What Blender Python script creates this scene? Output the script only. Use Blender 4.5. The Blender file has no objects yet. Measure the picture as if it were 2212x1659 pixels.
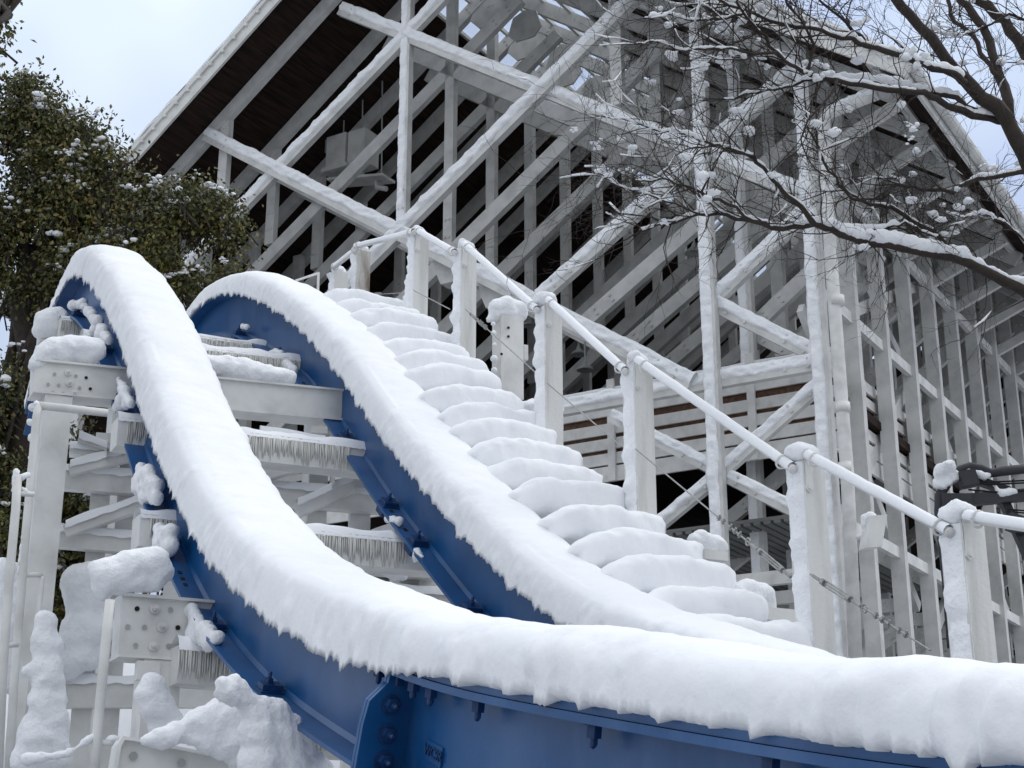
import bpy, math, random
import numpy as np
from mathutils import Vector, Matrix, noise
R = math.radians
C = bpy.context.scene.collection
SC = bpy.context.scene
# ---------------- camera, world, sun, exposure ----------------
PITCH = R(18.35); FPX = 3320.; CX, CY = 1106., 829.5        # measured on the photo at 2212 x 1659
cd = bpy.data.cameras.new('camera'); cam = bpy.data.objects.new('camera', cd); C.objects.link(cam)
cd.sensor_width = 36; cd.lens = 36 * FPX / 2212; cd.clip_end = 2000; cd.clip_start = .05
cam.rotation_euler = (R(90) + PITCH, 0, 0); SC.camera = cam
w = bpy.data.worlds.new('World'); SC.world = w; w.use_nodes = True
wt = w.node_tree; wt.nodes.clear()
def wn(t, **k):
    n = wt.nodes.new(t)
    for a, b in k.items(): setattr(n, a, b)
    return n
SUN_EL, SUN_AZ = 48, 75                    # azimuth clockwise from +Y
sky = wn('ShaderNodeTexSky', sky_type='NISHITA', sun_disc=False)
sky.sun_elevation = R(SUN_EL); sky.sun_rotation = R(SUN_AZ)
b1 = wn('ShaderNodeBackground'); b1.inputs['Strength'].default_value = .10
wt.links.new(sky.outputs[0], b1.inputs[0])
tc = wn('ShaderNodeTexCoord'); nz = wn('ShaderNodeTexNoise'); nz.inputs['Scale'].default_value = 4.2; nz.inputs['Detail'].default_value = 3
nz.inputs['Roughness'].default_value = .45
wt.links.new(tc.outputs['Generated'], nz.inputs['Vector'])
cr = wn('ShaderNodeValToRGB'); e = cr.color_ramp.elements
e[0].position = .46; e[0].color = (.53, .635, .87, 1); e[1].position = .70; e[1].color = (.78, .88, .98, 1)
wt.links.new(nz.outputs['Fac'], cr.inputs[0])
b2 = wn('ShaderNodeBackground'); b2.inputs['Strength'].default_value = 1.02
sx = wn('ShaderNodeSeparateXYZ'); wt.links.new(tc.outputs['Generated'], sx.inputs[0])       # an overcast sky is brighter overhead than at the horizon
mr = wn('ShaderNodeMapRange'); wt.links.new(sx.outputs['Z'], mr.inputs['Value'])
mr.inputs['From Min'].default_value = 0; mr.inputs['From Max'].default_value = 1; mr.inputs['To Min'].default_value = .72; mr.inputs['To Max'].default_value = 1.6
m2 = wn('ShaderNodeMapRange'); wt.links.new(sx.outputs['Z'], m2.inputs['Value']); m2.inputs['From Min'].default_value = .52; m2.inputs['From Max'].default_value = .7
m3 = wn('ShaderNodeMapRange'); wt.links.new(sx.outputs['Y'], m3.inputs['Value']); m3.inputs['From Min'].default_value = .45; m3.inputs['From Max'].default_value = 0
mm_ = wn('ShaderNodeMath', operation='MAXIMUM'); wt.links.new(m2.outputs[0], mm_.inputs[0]); wt.links.new(m3.outputs[0], mm_.inputs[1])
mc = wn('ShaderNodeMix', data_type='RGBA'); mc.inputs[7].default_value = (.82, .86, .92, 1); wt.links.new(mm_.outputs[0], mc.inputs[0]); wt.links.new(cr.outputs[0], mc.inputs[6])
vm = wn('ShaderNodeVectorMath', operation='SCALE'); wt.links.new(mc.outputs[2], vm.inputs[0]); wt.links.new(mr.outputs[0], vm.inputs['Scale'])
wt.links.new(vm.outputs[0], b2.inputs[0])
mx = wn('ShaderNodeMixShader'); mx.inputs[0].default_value = .93
wo = wn('ShaderNodeOutputWorld')
wt.links.new(b1.outputs[0], mx.inputs[1]); wt.links.new(b2.outputs[0], mx.inputs[2]); wt.links.new(mx.outputs[0], wo.inputs[0])
sd = bpy.data.lights.new('sun', 'SUN'); sd.energy = .75; sd.angle = R(24); sd.color = (1, .97, .93)
so = bpy.data.objects.new('sun', sd); C.objects.link(so)
so.rotation_euler = (R(90 - SUN_EL), 0, R(-SUN_AZ + 180))
SC.view_settings.view_transform = 'Standard'; SC.view_settings.look = 'None'
SC.view_settings.exposure = -0.03; SC.view_settings.gamma = 1
SC.cycles.max_bounces = 8; SC.cycles.diffuse_bounces = 5; SC.cycles.transparent_max_bounces = 12

# ---------------- measuring helpers ----------------
def ray(u, v):
    x = (u - CX) / FPX; y = (CY - v) / FPX
    return Vector((x, math.cos(PITCH) - y * math.sin(PITCH), math.sin(PITCH) + y * math.cos(PITCH)))
def hit(u, v, P, az):                      # pixel ray on the vertical plane through plan point P running along azimuth az
    d = Vector((math.sin(R(az)), math.cos(R(az)))); n = Vector((d.y, -d.x))
    r = ray(u, v); k = (n.x * P[0] + n.y * P[1]) / (n.x * r.x + n.y * r.y)
    return r * k
def hy(u, v, Y): return hit(u, v, (0, Y), 90)
N = noise.noise
def n3(x, y, z): return N(Vector((x, y, z)))
def fr(p, o=3):
    s = 0; a = 1
    for i in range(o): s += a * N(p); p = p * 2.1; a *= .5
    return s

# ---------------- materials ----------------
def mat(name): 
    m = bpy.data.materials.new(name); m.use_nodes = True
    return m, m.node_tree, m.node_tree.nodes['Principled BSDF']
def nd(t, k, **a):
    n = t.nodes.new(k)
    for x, y in a.items(): setattr(n, x, y)
    return n
def tex(t, scale, detail=4, co='Object', rough=.55, vec=None, stretch=None):
    c = nd(t, 'ShaderNodeTexCoord'); n = nd(t, 'ShaderNodeTexNoise')
    n.inputs['Scale'].default_value = scale; n.inputs['Detail'].default_value = detail; n.inputs['Roughness'].default_value = rough
    if stretch:
        mp = nd(t, 'ShaderNodeMapping'); mp.inputs['Scale'].default_value = stretch
        if len(stretch) == 3 and vec: mp.inputs['Rotation'].default_value = vec
        t.links.new(c.outputs[co], mp.inputs[0]); t.links.new(mp.outputs[0], n.inputs['Vector'])
    else: t.links.new(c.outputs[co], n.inputs['Vector'])
    return n
def ramp(t, src, stops):
    r = nd(t, 'ShaderNodeValToRGB'); e = r.color_ramp.elements
    while len(e) < len(stops): e.new(.5)
    for i, (p, c) in enumerate(stops): e[i].position = p; e[i].color = (*c, 1) if len(c) == 3 else c
    t.links.new(src, r.inputs[0]); return r
def bump(t, b, src, strength, dist):
    n = nd(t, 'ShaderNodeBump'); n.inputs['Strength'].default_value = strength; n.inputs['Distance'].default_value = dist
    t.links.new(src, n.inputs['Height']); t.links.new(n.outputs[0], b.inputs['Normal'])
def simple(name, base, rough, var=.12, scale=6, dirt=None, bscale=0, bstr=.3, spec=.5, metal=0, stretch=None):
    m, t, b = mat(name)
    n = tex(t, scale, 5, stretch=stretch)
    lo = tuple(c * (1 - var) for c in base) if dirt is None else dirt
    r = ramp(t, n.outputs['Fac'], [(.3, lo), (.55, base), (.8, tuple(min(1, c * (1 + var * .5)) for c in base))])
    t.links.new(r.outputs[0], b.inputs['Base Color']); b.inputs['Roughness'].default_value = rough
    b.inputs['Specular IOR Level'].default_value = spec; b.inputs['Metallic'].default_value = metal
    if bscale:
        n2 = tex(t, bscale, 4); bump(t, b, n2.outputs['Fac'], bstr, .01)
    return m
def snowmat(name, disp=.006, sc=26):
    m, t, b = mat(name)
    n = tex(t, 3, 3); r = ramp(t, n.outputs['Fac'], [(.3, (.86, .88, .91)), (.7, (.91, .92, .94))])
    t.links.new(r.outputs[0], b.inputs['Base Color']); b.inputs['Roughness'].default_value = .75
    b.inputs['Specular IOR Level'].default_value = .2
    b.inputs['Subsurface Weight'].default_value = .12; b.inputs['Subsurface Radius'].default_value = (.03, .035, .04); b.inputs['Subsurface Scale'].default_value = .6
    n2 = tex(t, sc, 6, rough=.6); bump(t, b, n2.outputs['Fac'], .7, disp)
    return m
SNOW = snowmat('snow'); SNOWL = snowmat('clumped_snow', .03, 17); SNOWC = snowmat('wind_crust_snow', .06, 9)
WHITE = simple('white_paint', (.72, .72, .70), .55, .22, 3.5, bscale=30, bstr=.15)
WHITE_IN = simple('weathered_white_timber', (.62, .62, .605), .6, .24, 2.6, bscale=22, bstr=.2)
POSTW = simple('peeling_white_post_paint', (.70, .70, .68), .6, .1, 9, dirt=(.50, .50, .47), bscale=40, bstr=.3, stretch=(1, 1, .12))
OLDW = simple('peeled_grey_wood', (.55, .54, .50), .8, .1, 10, dirt=(.16, .12, .09), bscale=30, bstr=.5, stretch=(1, 1, .18))
ICE = simple('icicle_fringe', (.66, .66, .63), .3, .15, 60, dirt=(.42, .40, .36), stretch=(1, 1, .05))
DARKW = None
def planks(name, c0, c1, gap, ang, pitch):
    m, t, b = mat(name)
    c = nd(t, 'ShaderNodeTexCoord'); mp = nd(t, 'ShaderNodeMapping'); mp.inputs['Rotation'].default_value = ang
    t.links.new(c.outputs['Object'], mp.inputs[0])
    wv = nd(t, 'ShaderNodeTexWave', wave_type='BANDS', bands_direction='X', wave_profile='SAW'); wv.inputs['Scale'].default_value = pitch
    t.links.new(mp.outputs[0], wv.inputs['Vector'])
    mp2 = nd(t, 'ShaderNodeMapping'); mp2.inputs['Scale'].default_value = (6, .5, 6); t.links.new(mp.outputs[0], mp2.inputs[0])
    n = nd(t, 'ShaderNodeTexNoise'); n.inputs['Scale'].default_value = 2.5; n.inputs['Detail'].default_value = 5; t.links.new(mp2.outputs[0], n.inputs['Vector'])
    r = ramp(t, n.outputs['Fac'], [(.3, c0), (.7, c1)])
    g = ramp(t, wv.outputs['Fac'], [(0, (0, 0, 0)), (.07, (1, 1, 1))])
    mm = nd(t, 'ShaderNodeMix', data_type='RGBA', blend_type='MULTIPLY'); mm.inputs[0].default_value = gap
    t.links.new(r.outputs[0], mm.inputs[6]); t.links.new(g.outputs[0], mm.inputs[7]); t.links.new(mm.outputs[2], b.inputs['Base Color'])
    b.inputs['Roughness'].default_value = .85; b.inputs['Specular IOR Level'].default_value = .15
    return m
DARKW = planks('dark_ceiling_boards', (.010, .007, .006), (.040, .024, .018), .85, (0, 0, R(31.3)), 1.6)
BROWN = planks('brown_boards', (.09, .05, .035), (.17, .10, .07), .7, (0, R(90), 0), 2)
def bluemat():
    m, t, b = mat('blue_track_paint')
    n = tex(t, 2.2, 4); r = ramp(t, n.outputs['Fac'], [(.3, (.002, .058, .19)), (.7, (.006, .094, .275))])
    n2 = tex(t, 1.5, 6, rough=.6, stretch=(1, 1, .45)); f = ramp(t, n2.outputs['Fac'], [(.46, (0, 0, 0)), (.72, (.60, .60, .60))])   # hoar frost breath on the web
    mm = nd(t, 'ShaderNodeMix', data_type='RGBA'); mm.inputs[7].default_value = (.10, .17, .33, 1)
    t.links.new(f.outputs[0], mm.inputs[0]); t.links.new(r.outputs[0], mm.inputs[6]); t.links.new(mm.outputs[2], b.inputs['Base Color'])
    b.inputs['Roughness'].default_value = .33; b.inputs['Specular IOR Level'].default_value = .5
    n3_ = tex(t, 60, 3); bump(t, b, n3_.outputs['Fac'], .12, .004)
    return m
BLUE = bluemat()
BLUE2 = simple('dark_blue_hardware', (.006, .045, .15), .45, .3, 20, bscale=50)
STEEL = simple('galvanised_steel', (.34, .34, .33), .45, .3, 30, metal=.7)
DARKM = simple('dark_grey_metal', (.030, .032, .037), .6, .25, 12, bscale=40)
BLACK = simple('hole_black', (.008, .008, .009), .9)
BARK = simple('brown_bark', (.040, .030, .024), .9, .4, 14, bscale=40, bstr=.9)
GREYROOF = simple('grey_sheet_roof', (.20, .205, .20), .6, .2, 2)
LAMPG = simple('grey_enamel', (.36, .38, .37), .5, .1, 8)
def glassm():
    m, t, b = mat('skylight_glass')
    b.inputs['Base Color'].default_value = (.8, .88, .9, 1); b.inputs['Roughness'].default_value = .08; b.inputs['Alpha'].default_value = .16
    return m
GLASS = glassm()
def leafm():
    m, t, b = mat('evergreen_leaf')
    g = nd(t, 'ShaderNodeNewGeometry')
    r = ramp(t, g.outputs['Random Per Island'], [(0, (.024, .034, .008)), (.4, (.070, .080, .018)), (.75, (.145, .140, .03)), (1, (.17, .115, .045))])
    n = tex(t, .9, 2); r2 = ramp(t, n.outputs['Fac'], [(.35, (.55, .6, .55)), (.65, (1.15, 1.1, 1))])
    mm = nd(t, 'ShaderNodeMix', data_type='RGBA', blend_type='MULTIPLY'); mm.inputs[0].default_value = 1
    t.links.new(r.outputs[0], mm.inputs[6]); t.links.new(r2.outputs[0], mm.inputs[7]); t.links.new(mm.outputs[2], b.inputs['Base Color'])
    b.inputs['Roughness'].default_value = .5
    b.inputs['Transmission Weight'].default_value = 0
    return m
LEAF = leafm()

# ---------------- mesh helpers ----------------
class MB:
    def __init__(s): s.v = []; s.f = []
    def add(s, vs, fs):
        k = len(s.v); s.v += [tuple(x) for x in vs]; s.f += [tuple(i + k for i in f) for f in fs]; return s
    def box(s, o, a, b, c):                # centre and three half vectors
        o, a, b, c = map(Vector, (o, a, b, c)); vs = [o + i * a + j * b + k * c for i in (-1, 1) for j in (-1, 1) for k in (-1, 1)]
        return s.add(vs, [(0, 1, 3, 2), (4, 6, 7, 5), (0, 4, 5, 1), (2, 3, 7, 6), (0, 2, 6, 4), (1, 5, 7, 3)])
    def bar(s, p, q, w, h, side):          # w across (in the plane), h along 'side'
        p, q, side = Vector(p), Vector(q), Vector(side).normalized(); d = (q - p)
        up = side.cross(d).normalized(); return s.box((p + q) / 2, d / 2, up * w / 2, side * h / 2)
    def tube(s, pts, rad, n=8, cap=True):
        pts = [Vector(p) for p in pts]; L = len(pts); k0 = len(s.v); rr = rad if isinstance(rad, (list, tuple)) else [rad] * L
        ref = Vector((0, 0, 1)); vs = []; 
        for i, p in enumerate(pts):
            d = (pts[min(i + 1, L - 1)] - pts[max(i - 1, 0)]).normalized()
            if abs(d.dot(ref)) > .95: ref = Vector((1, 0, 0)) if abs(d.x) < .9 else Vector((0, 1, 0))
            x = d.cross(ref).normalized(); y = d.cross(x)
            if i == 0: X = x
            else: X = (X - d * X.dot(d)).normalized()
            y = d.cross(X)
            vs += [p + (X * math.cos(6.2832 * j / n) + y * math.sin(6.2832 * j / n)) * rr[i] for j in range(n)]
        fs = [(i * n + j, i * n + (j + 1) % n, (i + 1) * n + (j + 1) % n, (i + 1) * n + j) for i in range(L - 1) for j in range(n)]
        if cap: fs += [tuple(range(n))[::-1], tuple((L - 1) * n + j for j in range(n))]
        return s.add(vs, fs)
    def prism(s, poly, d):                 # polygon (world points) extruded by vector d
        poly = [Vector(p) for p in poly]; d = Vector(d); n = len(poly)
        return s.add(poly + [p + d for p in poly], [tuple(range(n))[::-1], tuple(range(n, 2 * n))] + [(i, (i + 1) % n, (i + 1) % n + n, i + n) for i in range(n)])
    def ball(s, c, r, seed=0, amp=.18, sub=2, fq=2.2):
        V, F = ICO[sub]; c = Vector(c); r = Vector((r, r, r)) if not hasattr(r, '__len__') else Vector(r); m = max(r)
        vs = []
        for v in V:
            k = 1 + amp * fr(v * fq * .5 + Vector((seed * 3.7, seed * 1.3, seed)), 2)
            vs.append((c.x + v.x * r.x * k, c.y + v.y * r.y * k, c.z + v.z * r.z * k))
        return s.add(vs, F)
ICO = {}
import bmesh
for _k in (1, 2, 3):
    bm = bmesh.new(); bmesh.ops.create_icosphere(bm, subdivisions=_k, radius=1)
    ICO[_k] = ([v.co.copy() for v in bm.verts], [tuple(v.index for v in f.verts) for f in bm.faces]); bm.free()
def ob(name, mb, m, parent=None, smooth=False, fix=False):
    me = bpy.data.meshes.new(name); me.from_pydata(mb.v, [], mb.f); me.update()
    if fix:
        b = bmesh.new(); b.from_mesh(me); bmesh.ops.recalc_face_normals(b, faces=b.faces); b.to_mesh(me); b.free()
    if smooth: me.shade_smooth()
    me.materials.append(m)
    o = bpy.data.objects.new(name, me); C.objects.link(o)
    if parent:
        o.parent = parent; o.matrix_parent_inverse = Matrix.Translation(-wloc(parent))
    return o
def wloc(p):
    l = Vector(p.location)
    while p.parent: l = l + p.matrix_parent_inverse.translation; p = p.parent; l = l + Vector(p.location)
    return l
def thing(name, label, cat, loc, group=None):
    o = bpy.data.objects.new(name, None); C.objects.link(o); o.location = loc; o.empty_display_size = .2
    return tag(o, label, cat, group)
def tag(o, label, cat, group=None):
    o['label'] = label; o['category'] = cat
    if group: o['group'] = group
    return o
def struct(o, kind='structure'): o['kind'] = kind; return o
def blob(name, balls, parent, voxel=.02, amp=.012, fq=9, m=None, smooth=3):
    """soft merged snow: spheres, voxel remesh, smooth, noise"""
    mb = MB()
    for c, r in balls: mb.ball(c, r, 0, 0, 2)
    m = m or SNOWL; o = ob(name, mb, m, None)
    md = o.modifiers.new('r', 'REMESH'); md.mode = 'VOXEL'; md.voxel_size = voxel
    m2 = o.modifiers.new('s', 'SMOOTH'); m2.factor = .5; m2.iterations = smooth
    dg = bpy.context.evaluated_depsgraph_get(); ev = o.evaluated_get(dg)
    me = bpy.data.meshes.new_from_object(ev); o.modifiers.clear(); o.data = me
    ns = [v.normal.copy() for v in me.vertices]
    for v, n in zip(me.vertices, ns):
        v.co += n * amp * (1.2 * fr(v.co * fq, 3) + .7 * fr(v.co * fq * .35, 2) + .45 * abs(fr(v.co * fq * 3.3, 2)))
    me.shade_smooth(); 
    if not me.materials: me.materials.append(m or SNOW)
    if parent: o.parent = parent; o.matrix_parent_inverse = Matrix.Translation(-wloc(parent))
    return o

# ---------------- ground ----------------
GZ = -1.7
mb = MB(); n = 60
for i in range(n + 1):
    for j in range(n + 1):
        x = -300 + 600 * i / n; y = -150 + 600 * j / n
        mb.v.append((x, y, GZ + .25 * n3(x * .05, y * .05, 0)))
for i in range(n):
    for j in range(n): k = i * (n + 1) + j; mb.f.append((k, k + n + 1, k + n + 2, k + 1))
struct(ob('ground', mb, simple('trodden_snow', (.36, .37, .39), .85, .25, .6, bscale=12), None, True))

# =====================================================================
# COASTER TRACK
# =====================================================================
AZ = -27; P0 = Vector((1., 3.)); T2 = Vector((math.cos(R(AZ)), -math.sin(R(AZ)))); D2 = Vector((math.sin(R(AZ)), math.cos(R(AZ))))
T3 = Vector((*T2, 0)); D3 = Vector((*D2, 0)); Z3 = Vector((0, 0, 1)); GAUGE = 1.6
def tp(s, a, z): q = P0 + T2 * a + D2 * s; return Vector((q.x, q.y, z))
def ha(u, v, a):                           # pixel on the plane parallel to the rail at offset a
    return hit(u, v, P0 + a * T2, AZ)
def hs(u, v, s):                           # pixel on the plane across the track at station s
    return hit(u, v, P0 + s * D2, 90 + AZ)
def loc(p): v = Vector((p[0], p[1])) - P0; return v.dot(D2), v.dot(T2), p[2]
NEAR = [(-2, -.05), (0, .23), (.32, .27), (1.17, .42), (2.57, .68), (3.19, .83), (3.96, 1.07), (4.6, 1.27), (5.21, 1.54), (5.95, 1.89), (6.78, 2.52), (7.5, 3.08),
        (8.04, 3.61), (8.8, 4.22), (9.64, 4.79), (10.63, 5.27), (11.4, 5.21), (12.2, 4.8), (13, 4.0)]
farpx = [(1220, 1335), (1090, 1230), (960, 1080), (830, 930), (770, 830), (690, 730), (620, 665), (520, 620), (455, 634), (405, 685)]
FAR = [(-2, .1), (0, .3), (1.5, .45), (3, .75)] + [(loc(ha(u, v, GAUGE))[0], loc(ha(u, v, GAUGE))[2]) for u, v in farpx]
FAR += [(FAR[-1][0] + .9, FAR[-1][1] - .35), (FAR[-1][0] + 1.9, FAR[-1][1] - 1.2)]
def prof(K):
    s = np.array([k[0] for k in K]); z = np.array([k[1] for k in K]); ss = np.arange(s[0], s[-1], .02); zz = np.interp(ss, s, z)
    k = np.exp(-.5 * (np.arange(-60, 61) * .02 / .35) ** 2); k /= k.sum()
    zz = np.convolve(np.pad(zz, 60, mode='reflect', reflect_type='odd'), k, 'valid')
    return ss, zz, np.arctan(np.gradient(zz, ss))
def rail_frames(K, s0, s1, step):
    ss, zz, th = prof(K); L = []; s = s0
    while s < min(s1, ss[-1]):
        z = float(np.interp(s, ss, zz)); t = float(np.interp(s, ss, th)); L.append((s, z, t)); s += step * math.cos(t)
    return L
def rp(fr_, a, b, g):                       # point of a rail section: a across, b along the rail's normal
    s, z, t = fr_; return tp(s - b * math.sin(t), g + a, z + b * math.cos(t))
def sweep(F, sec, g):
    mb = MB(); n = len(sec)
    for f in F: mb.v += [tuple(rp(f, a, b, g)) for a, b in sec]
    for i in range(len(F) - 1):
        for j in range(n): mb.f.append((i * n + j, i * n + (j + 1) % n, (i + 1) * n + (j + 1) % n, (i + 1) * n + j))
    mb.f.append(tuple(range(n))); mb.f.append(tuple((len(F) - 1) * n + j for j in range(n))[::-1]); return mb
track = thing('coaster_track', 'blue steel coaster track with two rails rising over a hump under thick snow', 'coaster track', tp(5, 0, GZ))
def rect(a0, a1, b0, b1): return [(a0, b0), (a1, b0), (a1, b1), (a0, b1)]
def fringe(s, seed, k): 
    x = n3(s * 9 + seed, seed, 0); y = n3(s * 26, seed * 2, 5); z = n3(s * 60, 2, seed)
    return k * (.35 + .8 * max(0, x + .1) + .6 * max(0, y) + .35 * max(0, z))
def snow_cap(F, g, a0, a1, h, drop, seed, parent, tooth=.05):
    """snow lying along a rail: domed top, ragged fringes"""
    mb = MB(); n = 46; ac = (a0 + a1) / 2; hw = (a1 - a0) / 2
    for f in F:
        s, z, t = f; H = h(s); dl = drop(s) + fringe(s, seed, tooth); dr = drop(s) + fringe(s, seed + 9, tooth); ring = []
        for j in range(n):
            q = j / (n - 1)
            ang = math.pi * q; c = -math.cos(ang); sn = math.sin(ang)
            a = math.copysign(abs(c) ** .62, c); b = sn ** .75
            d = dl if c < 0 else dr
            e = max(0, abs(c) - .75) / .25
            bb = H * b - d * e ** 2
            aa = ac + a * hw * (1 - .03 * e ** 2)
            p = rp(f, aa, bb, g); o = Vector((s * 1.0, aa * 1.0, bb + seed))
            amp = .018 * fr(Vector((s * 2.2, aa * 2.5, bb * 2 + seed)), 2) + (.006 + .016 * e) * fr(Vector((s * 13, aa * 11, bb * 7 + seed)), 3)
            side = min(1, (abs(c) / .9) ** 3) * (1 if s < 3.5 else max(.35, 1 - (s - 3.5) * .35))
            amp += .042 * side * n3(s * 4.2, seed, bb * 1.0) + .024 * side * n3(s * 11, seed, bb * 2) + .009 * side * n3(s * 27, seed, bb * 5)
            if abs(c) > .45: amp = max(amp, -.002)
            dirv = (T3 * (a * .9) + (Z3 * math.cos(t) - D3 * math.sin(t)) * b)
            ring.append(p + dirv * amp)
        ring += [rp(f, a1 - .05, -.004, g), rp(f, a0 + .05, -.004, g)]
        mb.v += [tuple(p) for p in ring]
    m = n + 2
    for i in range(len(F) - 1):
        for j in range(m): mb.f.append((i * m + j, i * m + (j + 1) % m, (i + 1) * m + (j + 1) % m, (i + 1) * m + j))
    mb.f.append(tuple(range(m))); mb.f.append(tuple((len(F) - 1) * m + j for j in range(m))[::-1])
    return ob('snow_cap', mb, SNOW, parent, True, fix=True)
def hexbolt(mb, p, ax, r=.018, h=.022, stub=.03):
    p = Vector(p); ax = Vector(ax).normalized()
    mb.tube([p, p + ax * .006], r * 1.5, 14); mb.tube([p, p + ax * (h + .006)], r, 6); mb.tube([p + ax * h, p + ax * (h + stub)], r * .5, 8); mb.ball(p + ax * (h + stub), r * .5, 0, 0, 1)
def make_rail(K, g, s1, caplen, seed, near):
    F = rail_frames(K, -1.6, s1, .12)
    web = ob('rail', sweep(F, rect(.10, .125, -.418, -.055), g), BLUE, track, False, True)
    ob('top_plate', sweep(F, rect(0, .34, -.026, 0), g), BLUE, web, False, True)
    ob('top_plate', sweep(F, rect(-.012, .34, -.054, -.028), g), BLUE, web, False, True)
    ob('bottom_flange', sweep(F, rect(-.045, .25, -.44, -.42), g), BLUE, web, False, True); ob('weld_bead', sweep(F, [(.085, -.419), (.099, -.419), (.099, -.395)], g), BLUE, web, False, True)
    Fs = rail_frames(K, -1.5, caplen, .016)
    if near:
        drop = lambda s: -.05 + .10 * max(0, min(1, (s - 2.7) / .9))
        h = lambda s: .205 * (1 + .12 * n3(s * .7, 3, 3) + .04 * n3(s * 1.7, 1, 8))
    else: drop = lambda s: .01; h = lambda s: .19 * (1 + .12 * n3(s * .8, 7, 3) + .03 * n3(s * 1.6, 5, 8))
    snow_cap(Fs, g, -.045, .50 if near else .45, h, drop, seed, web, .08)
    return web, F
nweb, NF = make_rail(NEAR, 0, 12.6, 12.5, 1.0, True)
fweb, FF = make_rail(FAR, GAUGE, 13.6, 13.5, 5.0, False)
def frame_at(K, s):
    ss, zz, th = prof(K); return (s, float(np.interp(s, ss, zz)), float(np.interp(s, ss, th)))
for u in (690, 805, 845, 878, 915, 1015, 1262, 1640, 1990):             # bolts hanging under the top plate
    s = loc(ha(u, 1380 + (u - 690) * .25, 0))[0]; f = frame_at(NEAR, s)
    for a in (.04,):
        mb = MB(); p = rp(f, a, -.054, 0); ax = rp(f, a, -.1, 0) - p; hexbolt(mb, p, ax, .025, .036, .026); ob('bolt', mb, BLUE2, nweb)
# end plates where two rail lengths are bolted together
def splice(K, g, s, web, bolts=True):
    f = frame_at(K, s); sec = [(.10, -.056), (.0, -.056), (-.005, -.09), (-.07, -.16), (-.085, -.25), (-.095, -.44), (.10, -.44)]
    for k, off in ((0, 0), (1, .026)):
        poly = [rp((f[0] + off, f[1] + off * math.tan(f[2]), f[2]), a, b, g) for a, b in sec]
        d = (D3 * math.cos(f[2]) + Z3 * math.sin(f[2])); mb = MB().prism(poly, d * .022); pl = ob('splice_plate', mb, BLUE, web, False, True)
        if k == 0 and bolts:
            for b in (-.17, -.28, -.38):
                mb = MB(); hexbolt(mb, rp(f, .015, b, g), -d, .027, .032, .026); ob('bolt', mb, BLUE2, pl)
splice(NEAR, 0, 3.2, nweb)
# small cast plaque with raised letters on the web
def text_mesh(txt, size, depth):
    cu = bpy.data.curves.new('t', 'FONT'); cu.body = txt; cu.size = size; cu.extrude = depth; cu.align_x = 'CENTER'; cu.align_y = 'CENTER'
    o = bpy.data.objects.new('t', cu); C.objects.link(o); dg = bpy.context.evaluated_depsgraph_get(); me = bpy.data.meshes.new_from_object(o.evaluated_get(dg))
    bpy.data.objects.remove(o); return me
def place_text(txt, size, p, xdir, updir, m, parent, name):
    me = text_mesh(txt, size, .003); me.materials.clear(); me.materials.append(m); o = bpy.data.objects.new(name, me); C.objects.link(o)
    x = Vector(xdir).normalized(); z = x.cross(Vector(updir)).normalized(); y = z.cross(x)
    M = Matrix((x, y, z)).transposed().to_4x4(); M.translation = p - wloc(parent); o.parent = parent
    o.matrix_local = M; return o
pc = ha(940, 1628, .097); s_ = loc(pc)[0]; th_ = frame_at(NEAR, s_)[2]; xd = -(D3 * math.cos(th_) + Z3 * math.sin(th_)); ud = Z3
xd = (xd + Z3 * -.05).normalized(); yd = (Z3 - xd * xd.z).normalized()
pl = ob('maker_plaque', MB().box(pc, xd * .068, yd * .036, T3 * .005), BLUE, nweb)
place_text('WC9R', .056, pc - T3 * .008, xd, yd, BLUE2, nweb, 'raised_letters')
pm = ha(790, 1548, .097); place_text('M', .04, pm - T3 * .001, xd, yd, BLUE2, nweb, 'raised_letters')
# punched slots in the lower flange
for web, K, g, px in ((nweb, NEAR, 0, [(242, 748), (246, 770), (388, 1245), (394, 1262), (400, 1280)]), (fweb, FAR, GAUGE, [(655, 830), (660, 842), (875, 1150), (845, 1105)])):
    for u, v in px:
        q = loc(ha(u, v, g + .015)); best = min(((abs((q[0] - .418 * math.sin(f[2])) - f[0]), f) for f in rail_frames(K, 0, 12, .02)))[1]
        d = D3 * math.cos(best[2]) + Z3 * math.sin(best[2]); nn = Z3 * math.cos(best[2]) - D3 * math.sin(best[2])
        ob('slot', MB().box(rp(best, .015, -.418, g), d * .018, T3 * .012, nn * .002), BLACK, web)
# clamps with snow lumps on the lower flange
def px2m(r, p): return r * (p.y * math.cos(PITCH) + p.z * math.sin(PITCH)) / FPX
def lumps(name, L, plane, parent, voxel=.018, amp=.012, squash=1):
    B = []; L2 = []; rr_ = random.Random(len(L) * 7 + int(L[0][0]))
    for i, (u, v, r) in enumerate(L):
        L2.append((u, v, r * 1.08))
        for (u2, v2, r2) in L[i + 1:]:
            d_ = math.hypot(u2 - u, v2 - v)
            if d_ < 1.25 * (r + r2) + 3 and d_ > .35 * min(r, r2):
                for k_ in (.33, .66): L2.append((u + (u2 - u) * k_ + rr_.uniform(-.12, .12) * r, v + (v2 - v) * k_ + rr_.uniform(-.12, .12) * r, (r + (r2 - r) * k_) * rr_.uniform(.78, 1.02)))
    L = L2
    for u, v, r in L:
        p = plane(u, v); q = px2m(r, p); B.append((p, (q, q, q * squash)))
    return blob(name, B, parent, voxel, amp)
nl = lambda u, v: ha(u, v, -.02)
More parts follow.
